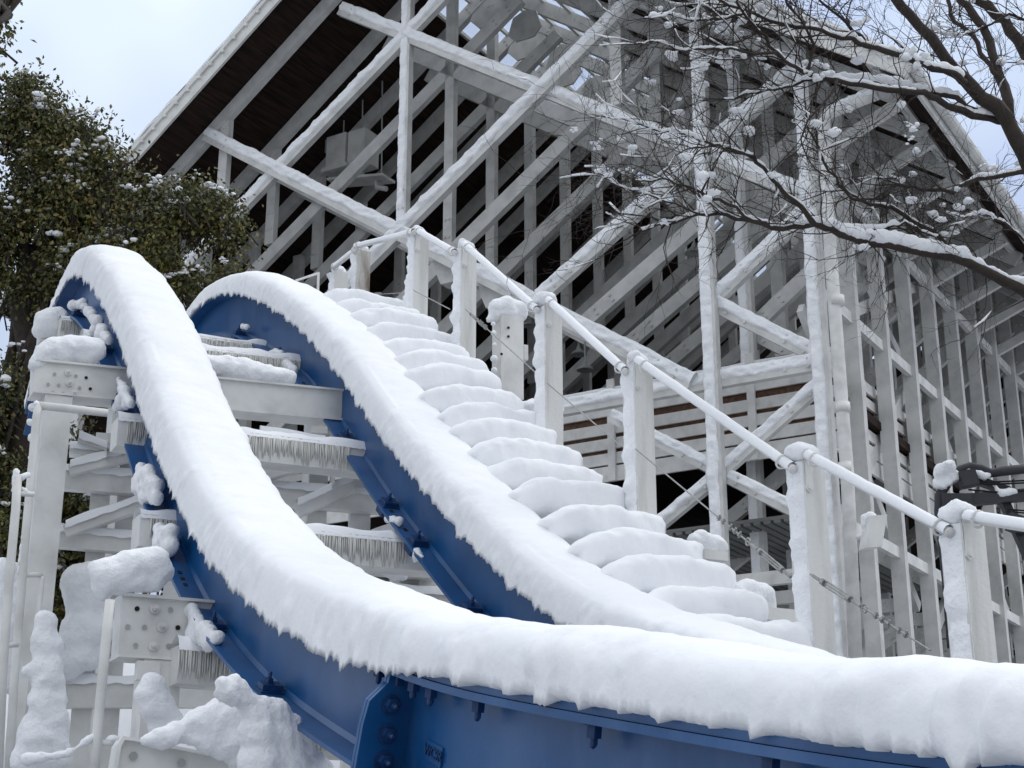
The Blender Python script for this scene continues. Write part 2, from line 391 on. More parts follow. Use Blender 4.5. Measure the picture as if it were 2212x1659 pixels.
for L in ([(160, 660, 12), (178, 655, 12), (195, 675, 13), (210, 695, 14), (205, 715, 12)],
          [(222, 722, 18), (234, 735, 12), (218, 712, 14)],
          [(256, 820, 9), (266, 838, 13), (272, 852, 17), (258, 878, 17), (282, 872, 11)],
          [(306, 1012, 13), (320, 1022, 18), (305, 1055, 22), (335, 1050, 20), (318, 1075, 20), (338, 1075, 14)],
          [(345, 1145, 17), (370, 1150, 19), (350, 1180, 22), (372, 1178, 16), (355, 1200, 17)],
          [(398, 1302, 14), (415, 1320, 17), (425, 1345, 19), (420, 1370, 22), (445, 1362, 20), (470, 1378, 16), (450, 1390, 14)]):
    lumps('snow_lump', L, nl, nweb)
fl = lambda u, v: ha(u, v, GAUGE - .02)
for L in ([(595, 762, 9), (606, 764, 9), (585, 764, 7)], [(622, 790, 13), (634, 800, 11), (625, 806, 9)], [(850, 1124, 9), (862, 1126, 9), (838, 1122, 8)],
          [(900, 1190, 8), (905, 1200, 8), (912, 1203, 6), (898, 1208, 6)], [(525, 705, 7), (535, 706, 6)]):
    lumps('snow_lump', L, fl, fweb, .012)
for web, K, g, S in ((nweb, NEAR, 0, (10.3, 9.0, 8.2, 7.2, 6.55, 5.55, 4.6)), (fweb, FAR, GAUGE, (10.9, 9.6, 8.6, 7.85, 7.0, 6.5, 5.7, 5.5))):
    for s in S:
        f = frame_at(K, s); d = D3 * math.cos(f[2]) + Z3 * math.sin(f[2]); nn = Z3 * math.cos(f[2]) - D3 * math.sin(f[2])
        mb = MB().box(rp(f, .03, -.40, g), d * .045, T3 * .05, nn * .018); hexbolt(mb, rp(f, .02, -.385, g), nn, .02, .02, .03)
        mb.box(rp(f, .03, -.45, g), d * .06, T3 * .06, nn * .04)
        ob('clamp', mb, BLUE2, web)

# ---- cross ties of the track, each a box with a fringe of icicles ----
tie_grp = 'white steel ties under the track'
def icicles(p0, p1, h, facing, parent, n, tip=.02):
    mb = MB(); p0, p1 = Vector(p0), Vector(p1); rnd = random.Random(n)
    for i in range(n):
        q = p0.lerp(p1, (i + rnd.random() * .6) / n); L = h * rnd.uniform(.5, 1.0) * (1 + .25 * n3(i * .12, n, 0))
        mb.tube([q + facing * .006, q + facing * .008 - Z3 * L * .7, q + facing * .006 - Z3 * L], [.005 + .006 * rnd.random(), .004 + .002 * rnd.random(), .001], 5)
    return ob('icicle_fringe', mb, ICE, parent, True)
def tie(s, z, a0, a1, tilt, hgt=.17, dep=.2, snow=.05, ic=(0, 1)):
    p = tp(s, a0, z); q = tp(s, a1, z + tilt); mb = MB().bar(p, q, hgt, dep, D3)
    o = ob('cross_tie', mb, WHITE, track)
    F = []
    up = Z3 * (hgt / 2); cap = MB(); m = 90
    for i in range(m + 1):
        c = p.lerp(q, i / m) + up
        for j in range(9):
            x = -1 + 2 * j / 8; y = -D3 * 0
            hh = snow * (1 - abs(x) ** 3) * (1 + .7 * n3(i * .13, x, s)) + .005
            cap.v.append(tuple(c + D3 * x * (dep / 2 + .012) + Z3 * (hh if abs(x) < .99 else -.025 - .02 * abs(n3(i * .5, 3, s)))))
    for i in range(m):
        for j in range(8): k = i * 9 + j; cap.f.append((k, k + 9, k + 10, k + 1))
    ob('snow_strip', cap, SNOW, o, True)
    e0 = p.lerp(q, ic[0]) - D3 * dep / 2 + Z3 * hgt * .38; e1 = p.lerp(q, ic[1]) - D3 * dep / 2 + Z3 * hgt * .38
    icicles(e0, e1, hgt * .95, -D3, o, int((e1 - e0).length / .013))
    return o
def ztie(u, v, s): return loc(hs(u, v, s))[2]
tie(10.5, 4.56, -.12, 2.0, .06); tie(9.55, 4.12, -.1, 2.0, .08, .15)
tie(8.0, 2.98, -.1, 1.95, .03, .2, .2, .05, (.03, .82)); tie(7.05, 2.10, -.12, 1.95, .02, .2, .2, .05, (.03, .85)); tie(5.95, 1.15, -.12, 1.95, 0, .2); tie(4.95, .72, -.1, 1.95, 0, .2)
tie(6.3, 1.42, .1, 2.0, 0, .2)

# =====================================================================
# SUPPORTS: ledgers, gusset plates, columns
# =====================================================================
SUPG = 'white steel supports under the coaster track'
def plate_holes(parent, plane, L, nrm, big):
    for u, v, k in L:
        p = plane(u, v)
        if k == 'h':
            mb = MB().tube([p + nrm * .001, p + nrm * .003], px2m(big, p), 12); ob('bolt_hole', mb, BLACK if (u + v) % 3 == 0 else LAMPG, parent)
        elif k == 'b':
            mb = MB(); r = px2m(big * 1.1, p); mb.tube([p, p + nrm * .008], r * 1.9, 16); mb.tube([p, p + nrm * .035], r, 6); mb.tube([p, p + nrm * .055], r * .55, 8); ob('bolt', mb, WHITE, parent)
def support(label, s, z, hgt, a0, a1, tilt, cu, cw, cdep=.2, holes=(), big=5, snowpx=None, colbase=GZ, s_front=None):
    t = thing('track_support', label, 'support', tp(s, cu, GZ), SUPG)
    p = tp(s, a0, z); q = tp(s, a1, z + tilt)
    lg = ob('ledger', MB().bar(p, q, hgt, .16, D3), WHITE, t)
    mb = MB(); 
    for sg in (-1, 1): mb.bar(p + Z3 * sg * (hgt / 2 + .008), q + Z3 * sg * (hgt / 2 + .008), .016, .22, D3)
    ob('flange', mb, WHITE, lg)
    zc = z + tilt * (cu - a0) / (a1 - a0) - hgt / 2 - .018
    ob('column', MB().bar(tp(s, cu, zc), tp(s, cu, colbase), cw, cdep, D3), WHITE, t)
    ob('column', MB().bar(tp(s, a1 - .3, zc + tilt * .8), tp(s, a1 - .3, colbase), cw, cdep, D3), WHITE, t)
    pf = P0 + D2 * (s - .085)
    plate_holes(lg, lambda u, v: hit(u, v, pf, 90 + AZ), holes, -D3, big)
    return t, lg
tA, lA = support('tall white column carrying the ledger nearest the hump, round bolt holes in its end plate', 8.5, 3.45, .22, -.60, 2.6, .16, -.42, .19,
                 holes=[(118, 808, 'h'), (147, 805, 'b'), (164, 812, 'h'), (186, 816, 'h'), (104, 830, 'h'), (127, 832, 'h'), (150, 828, 'b'), (172, 838, 'h'), (195, 840, 'h'), (114, 848, 'h'), (136, 850, 'h'), (160, 850, 'b'), (182, 856, 'h')], big=3.6)
tB, lB = support('white column with a wide square plate held by a vertical row of three bolts', 6.1, 1.36, .31, -.40, 2.6, .0, -.16, .2,
                 holes=[(296, 1315, 'h'), (334, 1315, 'b'), (368, 1317, 'h'), (276, 1354, 'h'), (312, 1355, 'h'), (350, 1354, 'b'), (384, 1356, 'h'), (293, 1394, 'h'), (331, 1395, 'b'), (364, 1396, 'h')], big=5.5)
tD, lD = support('highest white ledger under the crest with a round snow cushion on its end', 10.7, loc(hs(110, 718, 10.7))[2], .22, loc(hs(84, 716, 10.7))[1], 2.6, .06, 0.5, .16, holes=[(167, 716, 'b')], big=3)
# front ledger with rounded corner plate
tC = thing('track_support', 'large tilted white plate in the bottom left corner buried under a heap of snow', 'support', tp(4.7, -.5, GZ), SUPG)
C0 = P0 + D2 * 4.75
hc = lambda u, v, o=0: hit(u, v, C0 - D2 * o, 90 + AZ)
poly = [hc(u, v) for u, v in ((240, 1690), (252, 1612), (262, 1596), (280, 1600), (330, 1612), (480, 1640), (760, 1690), (760, 1800), (235, 1800))]
lc = ob('ledger', MB().prism(poly, D3 * .1), WHITE, tC, False, True)
mb = MB().prism([hc(u, v, .0) for u, v in ((236, 1690), (248, 1610), (260, 1592), (282, 1595), (480, 1634), (760, 1684), (760, 1692), (480, 1641), (282, 1602), (264, 1600), (256, 1614), (244, 1690))], D3 * -.05)
ob('flange', mb, WHITE, lc, False, True)
for u, v, k in ((288, 1633, 0), (392, 1648, 0)):
    p = hc(u, v, .01); ob('bolt_hole', MB().tube([p - D3 * .002, p - D3 * .006], px2m(9, p), 16), LAMPG, lc)
for a in (-.3, 1.4): ob('column', MB().bar(tp(4.83, a, .3), tp(4.83, a, GZ), .18, .16, D3), WHITE, tC)
pc_ = lambda u, v: hc(u, v, .03)
# snow heaps on ledgers
lumps('snow_heap', [(108, 700, 32), (95, 690, 20), (125, 690, 26), (92, 715, 20)], lambda u, v: hs(u, v, 10.62), lD, .02, .01)
lumps('snow_heap', [(95, 765, 22), (84, 785, 17), (120, 752, 24), (150, 750, 25), (180, 752, 25), (205, 755, 26), (190, 765, 22), (140, 765, 22), (75, 790, 12)], lambda u, v: hs(u, v, 8.45), lA, .02, .012)
lumps('snow_heap', [(430, 782, 24), (460, 792, 26), (490, 795, 26), (520, 800, 27), (550, 806, 26), (580, 812, 25), (605, 815, 24), (622, 815, 18)], lambda u, v: hs(u, v, 8.45), lA, .02, .012)
lumps('snow_heap', [(215, 1245, 24), (205, 1228, 18), (240, 1240, 34), (275, 1228, 36), (305, 1222, 38), (330, 1218, 36), (345, 1235, 30), (300, 1250, 28), (260, 1262, 24), (212, 1275, 15), (222, 1292, 10), (335, 1258, 22), (360, 1245, 16)], lambda u, v: hs(u, v, 6.0), lB, .02, .014)
lumps('snow_heap', [(355, 1595, 26), (385, 1580, 24), (415, 1562, 26), (440, 1560, 30), (480, 1540, 34), (500, 1545, 38),
                    (500, 1590, 36), (440, 1600, 24), (480, 1620, 20), (310, 1603, 12), (540, 1630, 40), (540, 1580, 36)],
      lambda u, v: hit(u, v, P0 + D2 * 4.5, 90 + AZ - 8), lc, .016, .016)
lumps('snow_heap', [(478, 1475, 18), (485, 1495, 24), (502, 1470, 17), (518, 1492, 20), (535, 1515, 26), (560, 1540, 36), (595, 1548, 38), (555, 1585, 42), (600, 1590, 46), (625, 1560, 26), (635, 1610, 40), (665, 1645, 36), (610, 1650, 50), (690, 1665, 28), (705, 1680, 24), (560, 1640, 44)],
      lambda u, v: hit(u, v, P0 + D2 * 4.2 - T2 * .05, 90 + AZ - 25), lc, .014, .016)
lumps('snow_heap', [(330, 1475, 24), (318, 1500, 28), (335, 1520, 32), (350, 1545, 34), (365, 1565, 32), (345, 1575, 26), (375, 1575, 24), (322, 1530, 26)], lambda u, v: hs(u, v, 5.8), tB, .02, .014)
ob('bracket', MB().box(hs(318, 1450, 6.0), T3 * .06, D3 * .03, Z3 * .05), WHITE, tB)
lumps('snow_column', [(98, 1330, 14), (100, 1345, 24), (98, 1375, 28), (105, 1400, 30), (100, 1440, 34), (102, 1475, 36), (100, 1515, 40), (100, 1560, 46), (90, 1600, 50), (70, 1640, 42), (110, 1630, 44), (60, 1450, 14)],
      lambda u, v: hs(u, v, 7.3), tA, .024, .016)
lumps('snow_lump', [(70, 880, 10), (66, 912, 9), (70, 945, 10), (76, 955, 8), (62, 1030, 6)], lambda u, v: hs(u, v, 8.5), tA, .016, .008)
# ledger ends beyond the stairs, with their snow
def pile(L, s, par, box=None):
    lumps('snow_heap', L, lambda u, v: hs(u, v, s), par, .02, .014)
# =====================================================================
# STAIRWAY
# =====================================================================
SA = 2.62
treadpx = [(867, 666), (897, 684), (938, 708), (971, 737), (1005, 768), (1039, 799), (1070, 830), (1121, 873), (1160, 912), (1191, 948), (1246, 993), (1284, 1037), (1351, 1080), (1422, 1135), (1498, 1190), (1576, 1252), (1640, 1315), (1752, 1385)]
stairs = thing('stairway', 'steep maintenance stairs beside the far rail, each tread under a thick snow cushion', 'stairs', tp(5, 2.3, GZ))
TR = []
for i, (u, v) in enumerate(treadpx):
    p = ha(u, v, SA); s, a, z = loc(p); TR.append((s, z))
TR = [(s, z) for s, z in TR]
for i, (s, z) in enumerate(TR):
    rnd = random.Random(i); zt = z - .07; hk = rnd.uniform(.88, 1.1); ak = rnd.uniform(.8, 1.5)
    t = ob('tread', MB().box(tp(s + .14, 2.33, zt - .03), T3 * .36, D3 * .12, Z3 * .02), WHITE, stairs)
    mb = MB(); nu, nv = 64, 36; W = .43 + .03 * rnd.random(); shift = .03 * (rnd.random() - .5)
    if i == 17: W += .05
    for iu in range(nu):
        x = -1 + 2 * iu / (nu - 1); tap = (1 - abs(x) ** 6.0) ** (1 / 2.6)
        for iv in range(nv):
            ph = 2 * math.pi * iv / nv; c, sn = math.cos(ph), math.sin(ph)
            cc = math.copysign(abs(c) ** .6, c); ss_ = math.copysign(abs(sn) ** .6, sn)
            yy = cc * .165 * tap; zz = ss_ * (.118 * hk if sn > 0 else .135) * tap * (1 - .12 * max(0, -x) - .08 * x * x)
            aa = x * W * (1 - .10 * abs(c))
            q = tp(s + .12 + yy, 2.30 + shift + aa, zt + .055 + zz - .16 * max(0, -x - .45) ** 1.3)
            nn = T3 * x * .6 + D3 * cc + Z3 * ss_
            q = q + nn * (.018 * ak * fr(q * 4.5, 2) + .008 * fr(q * 14, 3))
            mb.v.append(tuple(q))
    for iu in range(nu - 1):
        for iv in range(nv): mb.f.append((iu * nv + iv, iu * nv + (iv + 1) % nv, (iu + 1) * nv + (iv + 1) % nv, (iu + 1) * nv + iv))
    ob('snow_cushion', mb, SNOW, t, True, fix=True)
st = [tp(s + .15, 0, z - .30) for s, z in TR]
for a in (1.98, 2.70):
    mb = MB(); q0, q1 = TR[0], TR[-1]
    for i in range(0, len(TR) - 1, 1):
        mb.bar(tp(TR[i][0] + .1, a, TR[i][1] - .24), tp(TR[i + 1][0] + .1, a, TR[i + 1][1] - .24), .22, .05, T3)
    ob('stringer', mb, WHITE, stairs)

# ---- handrail ----
hr = thing('handrail', 'white pipe handrail on square timber posts climbing along the snowy stairs', 'railing', tp(5, SA, GZ))
HP = [(722, 590, 720), (770, 545, 720), (893, 508, 700), (993, 538, 800), (1172, 660, 1000), (1362, 790, 1160), (1722, 995, 1480), (2058, 1128, 1560)]
posts = []
for i, (u, v, vb) in enumerate(HP):
    p = ha(u, v, SA); s, a, z = loc(p); posts.append((s, z)); h = .07
    zb = z - 1.35 if i > 1 else z - 1.1
    o = ob('post', MB().box(tp(s, SA + .05, (z + zb) / 2), T3 * h, D3 * h, Z3 * (z - zb) / 2), OLDW if i == 1 else POSTW, hr)
    if i == 1: o['label'] = 'post with the paint peeled to grey wood'
    # snow hat and wind crust down the left side
    B = [(tp(s, SA + .05, z + .03), (.075, .075, .05)), (tp(s - .02, SA + .02, z + .05), (.05, .05, .04))]
    if i in (6, 7, 4): B += [(tp(s - .03, SA + .0, z + .035), (.085, .08, .06)), (tp(s + .02, SA + .07, z + .05), (.06, .06, .05))]
    blob('snow_hat', B, o, .012, .012, 12)
    mb = MB(); m = int((z - zb) / .03)
    for k in range(m):
        zz = z - .02 - k * .03; r = .42 + 1.1 * n3(zz * 11, i * 3.3, 0) + .6 * n3(zz * 27, i, 4)
        for j in range(7):
            x = -1 + 2 * j / 6; e = (.010 + .046 * max(0, r)) * (1 - abs(x) ** 4) - .006
            mb.v.append(tuple(tp(s + x * .072, SA + .05 - h - e, zz)))
    for k in range(m - 1):
        for j in range(6): q = k * 7 + j; mb.f.append((q, q + 7, q + 8, q + 1))
    ob('wind_crust', mb, SNOWC, o, True)
    mb = MB()
    if i in (2, 3, 4, 5, 6, 7):
        for k in range(3): pass
        # bracket plate on the camera face
        pz = [(-.035, .02), (.03, .03), (.04, -.02), (.012, -.08), (.012, -.17), (-.012, -.19), (-.034, -.17), (-.03, -.06)]
        mb.prism([tp(s - h - .003, SA + .02 + x, z + y) for x, y in pz], -D3 * .008)
        mb.tube([tp(s - h - .01, SA + .01, z - .16), tp(s - h - .022, SA + .01, z - .16)], .014, 12)
        ob('bracket', mb, WHITE, o, False, True)
for i in range(len(posts)):
    s0, z0 = posts[i]
    if i < len(posts) - 1: s1, z1 = posts[i + 1]
    else: s1, z1 = s0 - 1.3, z0 - .35
    if i == 0:
        s1, z1 = posts[1]
    a = SA - .04
    p = tp(s0 - .10, a + .03, z0 + .0); q = tp(s1 - .06 + .02, a - .03, z1 - .06)
    if i < 2: p = tp(s0 - .08, a, z0 + .02); q = tp(s1 - .1, a, z1 - .02)
    mb = MB().tube([p, q], .023, 16)
    pip = ob('pipe', mb, WHITE, hr, True)
    # snow skin on the pipe
    mb = MB(); m = max(6, int((q - p).length / .03)); d = (q - p).normalized(); up = (Z3 - d * d.z).normalized(); sd_ = d.cross(up); rnd = random.Random(i)
    for k in range(m + 1):
        c = p.lerp(q, k / m); k1 = 1 + .35 * n3(k * .25, i, 0)
        for j in range(9):
            an = math.pi * (-.28 + 1.56 * j / 8); rr = .023 + (.003 + .010 * k1 * max(0, math.sin(an)) if 0 < j < 8 else -.004)
            mb.v.append(tuple(c + sd_ * math.cos(an) * rr + up * math.sin(an) * rr))
    for k in range(m):
        for j in range(8): x = k * 9 + j; mb.f.append((x, x + 9, x + 10, x + 1))
    ob('snow_skin', mb, SNOW, pip, True)
    mb = MB()
    for c in (p.lerp(q, .06), p.lerp(q, .95)):
        rr = .037; ring = [c + (sd_ * math.cos(x * .5236) + up * math.sin(x * .5236)) * rr for x in range(13)]
        mb.tube(ring, .006, 8, False)
    mb.tube([q + d * .0, q + d * .02], .024, 14)
    ob('clamp', mb, WHITE, pip, True)
ef = [ha(x, y, SA - .6) for x, y in ((686, 650), (688, 590), (640, 606), (638, 660))]
ob('end_frame', MB().tube(ef, .012, 8), WHITE, hr)
# wire ropes and turnbuckles
wires = [((893, 627), (972, 668), 0), ((1005, 668), (1165, 812), 1), ((1182, 828), (1342, 964), 0), ((1373, 970), (1700, 1240), 2), ((1750, 1240), (2010, 1405), 3), ((786, 638), (880, 632), 1)]
for (p, q, k) in wires:
    P_, Q_ = ha(*p, SA - .03), ha(*q, SA - .03); P_, Q_ = Vector(P_), Vector(Q_); d = (Q_ - P_).normalized(); wr = ob('wire_rope', MB().tube([P_, Q_], .0045, 6), STEEL, hr)
    if k:
        if k == 2: P_, Q_ = Q_, P_; d = -d
        mb = MB(); a0 = {1: .08, 2: .03, 3: .12}[k]; ln = (Q_ - P_).length; c0 = P_ + d * ln * a0; sz = .6 if k == 1 else 1
        up = (Z3 - d * d.z).normalized(); L = .22 * sz
        for sg in (-1, 1): mb.tube([c0 + up * sg * .014 * sz, c0 + d * L + up * sg * .014 * sz], .005, 6)
        for x in (0, 1): mb.tube([c0 + d * L * x - d * .012, c0 + d * L * x + d * .012], .018 * sz, 8)
        for x in (-.09, L + .03): mb.tube([c0 + d * x * sz, c0 + d * (x + .07) * sz], .009 * sz, 8)
        mb.tube([c0 - d * .09 * sz, c0 + d * (L * sz + .47 * sz)], .005, 6); c1 = c0 + d * (L + .13) * sz; mb.tube([c1 + (d * math.cos(x) + up * math.sin(x)) * .02 * sz for x in [y * .6283 for y in range(11)]], .005, 6, False)
        for x in (.22, .27, .32, .40, .45): c = c0 + d * (L * sz + x * sz); mb.tube([c - up * .016, c + up * .02], .007, 6); mb.tube([c - d * .008, c + d * .008], .013, 8)
        ob('turnbuckle', mb, STEEL, wr)

# ---- column heads and ledger ends beyond the stairs ----
def offside(label, L, sn, s, box):
    t = thing('ledger_end', label, 'beam end', hs(box[0], box[3], s), 'snow topped beam ends beyond the stairs')
    p = hs((box[0] + box[2]) / 2, (box[1] + box[3]) / 2, s); w_ = px2m((box[2] - box[0]) / 2, p); h_ = px2m((box[3] - box[1]) / 2, p)
    o = ob('beam', MB().box(p, T3 * w_, D3 * .09, Z3 * h_), WHITE, t)
    lumps('snow_heap', L, lambda u, v: hs(u, v, s - .02), o, .018, .012); return t, o
t, o = offside('white timber column head with black bolt holes and square snow cap behind the stairs', [(1075, 665, 20), (1095, 662, 22), (1120, 668, 20), (1075, 680, 16), (1125, 682, 14), (1100, 675, 20), (1056, 690, 7)], 1, 9.2, (1070, 682, 1124, 870))
for u, v in ((1098, 708), (1098, 727), (1083, 765)):
    p = hs(u, v, 9.1); ob('bolt_hole', MB().tube([p, p - D3 * .006], px2m(3, p), 10), BLACK, o)
ob('side_plate', MB().box(hs(1130, 765, 9.25), T3 * .02, D3 * .06, Z3 * .07), WHITE, o)
lumps('wind_crust', [(1066, 700, 6), (1066, 720, 6), (1068, 745, 5), (1067, 775, 6), (1068, 800, 5)], lambda u, v: hs(u, v, 9.12), o, .012, .01)
offside('snow cushion on a beam end behind the fourth handrail post from the right', [(1130, 880, 14), (1150, 878, 17), (1175, 880, 20), (1200, 885, 18), (1195, 900, 20), (1165, 900, 16)], 1, 7.9, (1130, 900, 1210, 930))
offside('round snow cushion on a narrow beam end above the lower treads', [(1498, 1168, 15), (1520, 1165, 19), (1545, 1172, 19), (1558, 1183, 14), (1530, 1180, 18), (1500, 1182, 12)], 1, 5.6, (1500, 1195, 1560, 1215))
offside('biggest round snow cushion at the foot of the stairs', [(1595, 1285, 24), (1615, 1275, 26), (1645, 1290, 28), (1620, 1300, 30), (1590, 1300, 22), (1655, 1308, 20), (1600, 1268, 12)], 1, 4.75, (1600, 1318, 1712, 1345))
exec_parts = []
# =====================================================================
# TIMBER BENT BEHIND THE TRACK, LEFT PIPES
# =====================================================================
BP = (-2.6, 10.9); BA = 75
hb = lambda u, v, k=0: hit(u, v, (BP[0] - k * math.sin(R(BA - 90)), BP[1] - k * math.cos(R(BA - 90))), BA)
BD = Vector((math.cos(R(BA)), -math.sin(R(BA)), 0)) * -1; BD = Vector((-math.cos(R(BA)), math.sin(R(BA)), 0)); BN = Vector((math.sin(R(BA - 90)), math.cos(R(BA - 90)), 0))
tb = thing('timber_bent', 'white timber lattice with snow lined beams standing behind the track on the left', 'timber frame', (BP[0], BP[1], GZ))
def tbeam(u0, v0, u1, v1, wpx, k=0, snow=True, name='beam', th=.1, sth=.04):
    p, q = hb(u0, v0, k), hb(u1, v1, k); w_ = px2m(wpx, p); o = ob(name, MB().bar(p, q, w_, th, BN), WHITE, tb)
    if snow:
        d = (q - p); up = Z3 * (w_ / 2 / max(.3, abs(d.normalized().dot(Vector((d.x, d.y, 0)).normalized())))); mb = MB(); m = max(8, int(d.length / .03))
        for i in range(m + 1):
            c = p.lerp(q, i / m) + up
            for j in range(9):
                x = -1 + 2 * j / 8; e = sth * (1 + .5 * n3(i * .11, u0 * .1, 1)) * (1 - abs(x) ** 3)
                mb.v.append(tuple(c + BN * x * (th / 2 + .02) + Z3 * (e if 0 < j < 8 else -.03 - .015 * n3(i * .4, u0, 2))))
        for i in range(m):
            for j in range(8): x = i * 9 + j; mb.f.append((x, x + 9, x + 10, x + 1))
        ob('snow_strip', mb, SNOW, o, True)
    return o
for a in [(60, 1030, 860, 1092, 46), (60, 1158, 940, 1235, 40), (150, 975, 300, 985, 20), (40, 1500, 560, 1500, 60), (40, 1395, 560, 1400, 30), (560, 1268, 1000, 1300, 34)]: tbeam(*a)
for a in [(150, 1018, 330, 972, 24), (140, 1150, 330, 1082, 26), (170, 948, 270, 985, 12), (130, 1400, 250, 1360, 24), (560, 1022, 740, 975, 40), (640, 1105, 760, 1050, 30), (560, 940, 700, 960, 18), (800, 1170, 950, 1120, 26)]: tbeam(*a, k=.08)
for u, wd in ((228, 40), (285, 40), (782, 42), (690, 40), (400, 44), (930, 44)):
    p = hb(u, 940, -.12); p2 = hb(u, 1600, -.12); q = Vector((p.x, p.y, GZ)); ob('post', MB().bar(p, q, px2m(wd, p), .12, BN), WHITE, tb)
pl_ = ob('gusset', MB().box(hb(718, 1030, .15), BD * .13, BN * .01, Z3 * .09), WHITE, tb)
pl2 = ob('gusset', MB().box(hb(232, 960, .15), BD * .17, BN * .01, Z3 * .12), WHITE, tb)
for u, v in ((205, 958), (214, 958), (222, 958)):
    p = hb(u, v, .17); ob('bolt_hole', MB().box(p, BD * .008, BN * .002, Z3 * .011), BLACK, pl2)
lumps('snow_heap', [(170, 1260, 40), (200, 1250, 36), (210, 1235, 24), (175, 1295, 34), (205, 1290, 30), (160, 1380, 36), (195, 1370, 36), (215, 1365, 30), (165, 1420, 34), (210, 1400, 22), (235, 1250, 30), (240, 1215, 12), (150, 1440, 30), (190, 1430, 20)], lambda u, v: hb(u, v, .1), tb, .025, .014)
lumps('snow_heap', [(8, 1240, 34), (30, 1300, 34), (0, 1290, 40), (25, 1360, 38), (10, 1420, 36), (60, 1290, 26), (66, 1250, 20), (75, 1200, 22), (70, 1360, 24), (20, 1470, 26), (50, 1400, 30), (62, 1460, 24)], lambda u, v: hb(u, v, -.1), tb, .03, .016)
lumps('snow_heap', [(780, 1290, 22), (850, 1240, 14), (870, 1245, 12), (835, 1240, 10)], lambda u, v: hb(u, v, .15), tb, .025, .01)
mb = MB(); nb_ = 40                       # snow banked up behind the timber frame
for i in range(nb_ + 1):
    for j in range(13):
        x = -9 + 11 * i / nb_; y = 13.2 + 4 * j / 12; zz = GZ + (4.1 + .5 * n3(x * .7, 1, 2)) * math.sin(math.pi * min(1, j / 6) / 2) * (1 if j < 11 else .6) * min(1, (2 - x) / 2) + .1 * fr(Vector((x * 2, y * 2, 0)), 3)
        mb.v.append((x, y, max(GZ, zz)))
for i in range(nb_):
    for j in range(12): k = i * 13 + j; mb.f.append((k, k + 13, k + 14, k + 1))
struct(ob('snow_bank', mb, SNOW, None, True))
# pipe railings on the left
def piperail(label, segs, planeS, r=.028, lum=()):
    t = thing('pipe_railing', label, 'railing', hs(segs[0][-1][0], segs[0][-1][1], planeS))
    for i, sg in enumerate(segs):
        pts = [hs(u, v, planeS) for u, v in sg]; ob('pipe', MB().tube(pts, r if i == 0 or len(sg) > 2 else r * .6, 14), WHITE, t, True)
    for L in lum: lumps('snow_lump', L, lambda u, v: hs(u, v, planeS), t, .014, .01)
    return t
def strip(u0, v0, u1, v1, n, r, seed):
    rnd = random.Random(seed); return [(u0 + (u1 - u0) * i / n + rnd.uniform(-1, 1), v0 + (v1 - v0) * i / n, r * rnd.uniform(.5, 1.25)) for i in range(n + 1)]
piperail('left edge white pipe railing, outermost upright with snow crust', [[(38, 1030), (34, 1100), (20, 1250), (6, 1450), (-4, 1680)], [(40, 1066), (74, 1068)], [(10, 1395), (40, 1392)]], 7.0, .026,
         [strip(36, 1018, 30, 1060, 5, 8, 1), strip(33, 1070, 22, 1200, 14, 5, 2), strip(20, 1210, 2, 1420, 14, 4, 5), strip(48, 1030, 62, 1026, 3, 9, 3), strip(50, 1055, 58, 1062, 3, 8, 7)])
piperail('left white pipe railing joined to the ledger with bolt holes', [[(84, 874), (79, 900), (70, 1000), (56, 1150), (44, 1300), (30, 1480), (18, 1680)], [(84, 876), (160, 884), (232, 892)], [(52, 1242), (92, 1242)], [(92, 1245), (58, 1560)]], 7.4, .026,
         [strip(70, 930, 50, 1150, 26, 4.5, 4), strip(50, 1160, 40, 1240, 8, 5, 6), strip(80, 872, 100, 874, 3, 8, 8)])
piperail('short white pipe upright in front of the plate with three bolts', [[(238, 1296), (230, 1370), (220, 1480), (210, 1580), (203, 1690)], [(222, 1605), (256, 1605)]], 5.4, .024, [strip(232, 1598, 258, 1596, 3, 11, 9), strip(205, 1590, 150, 1625, 5, 10, 10), strip(150, 1628, 60, 1640, 6, 12, 11)])
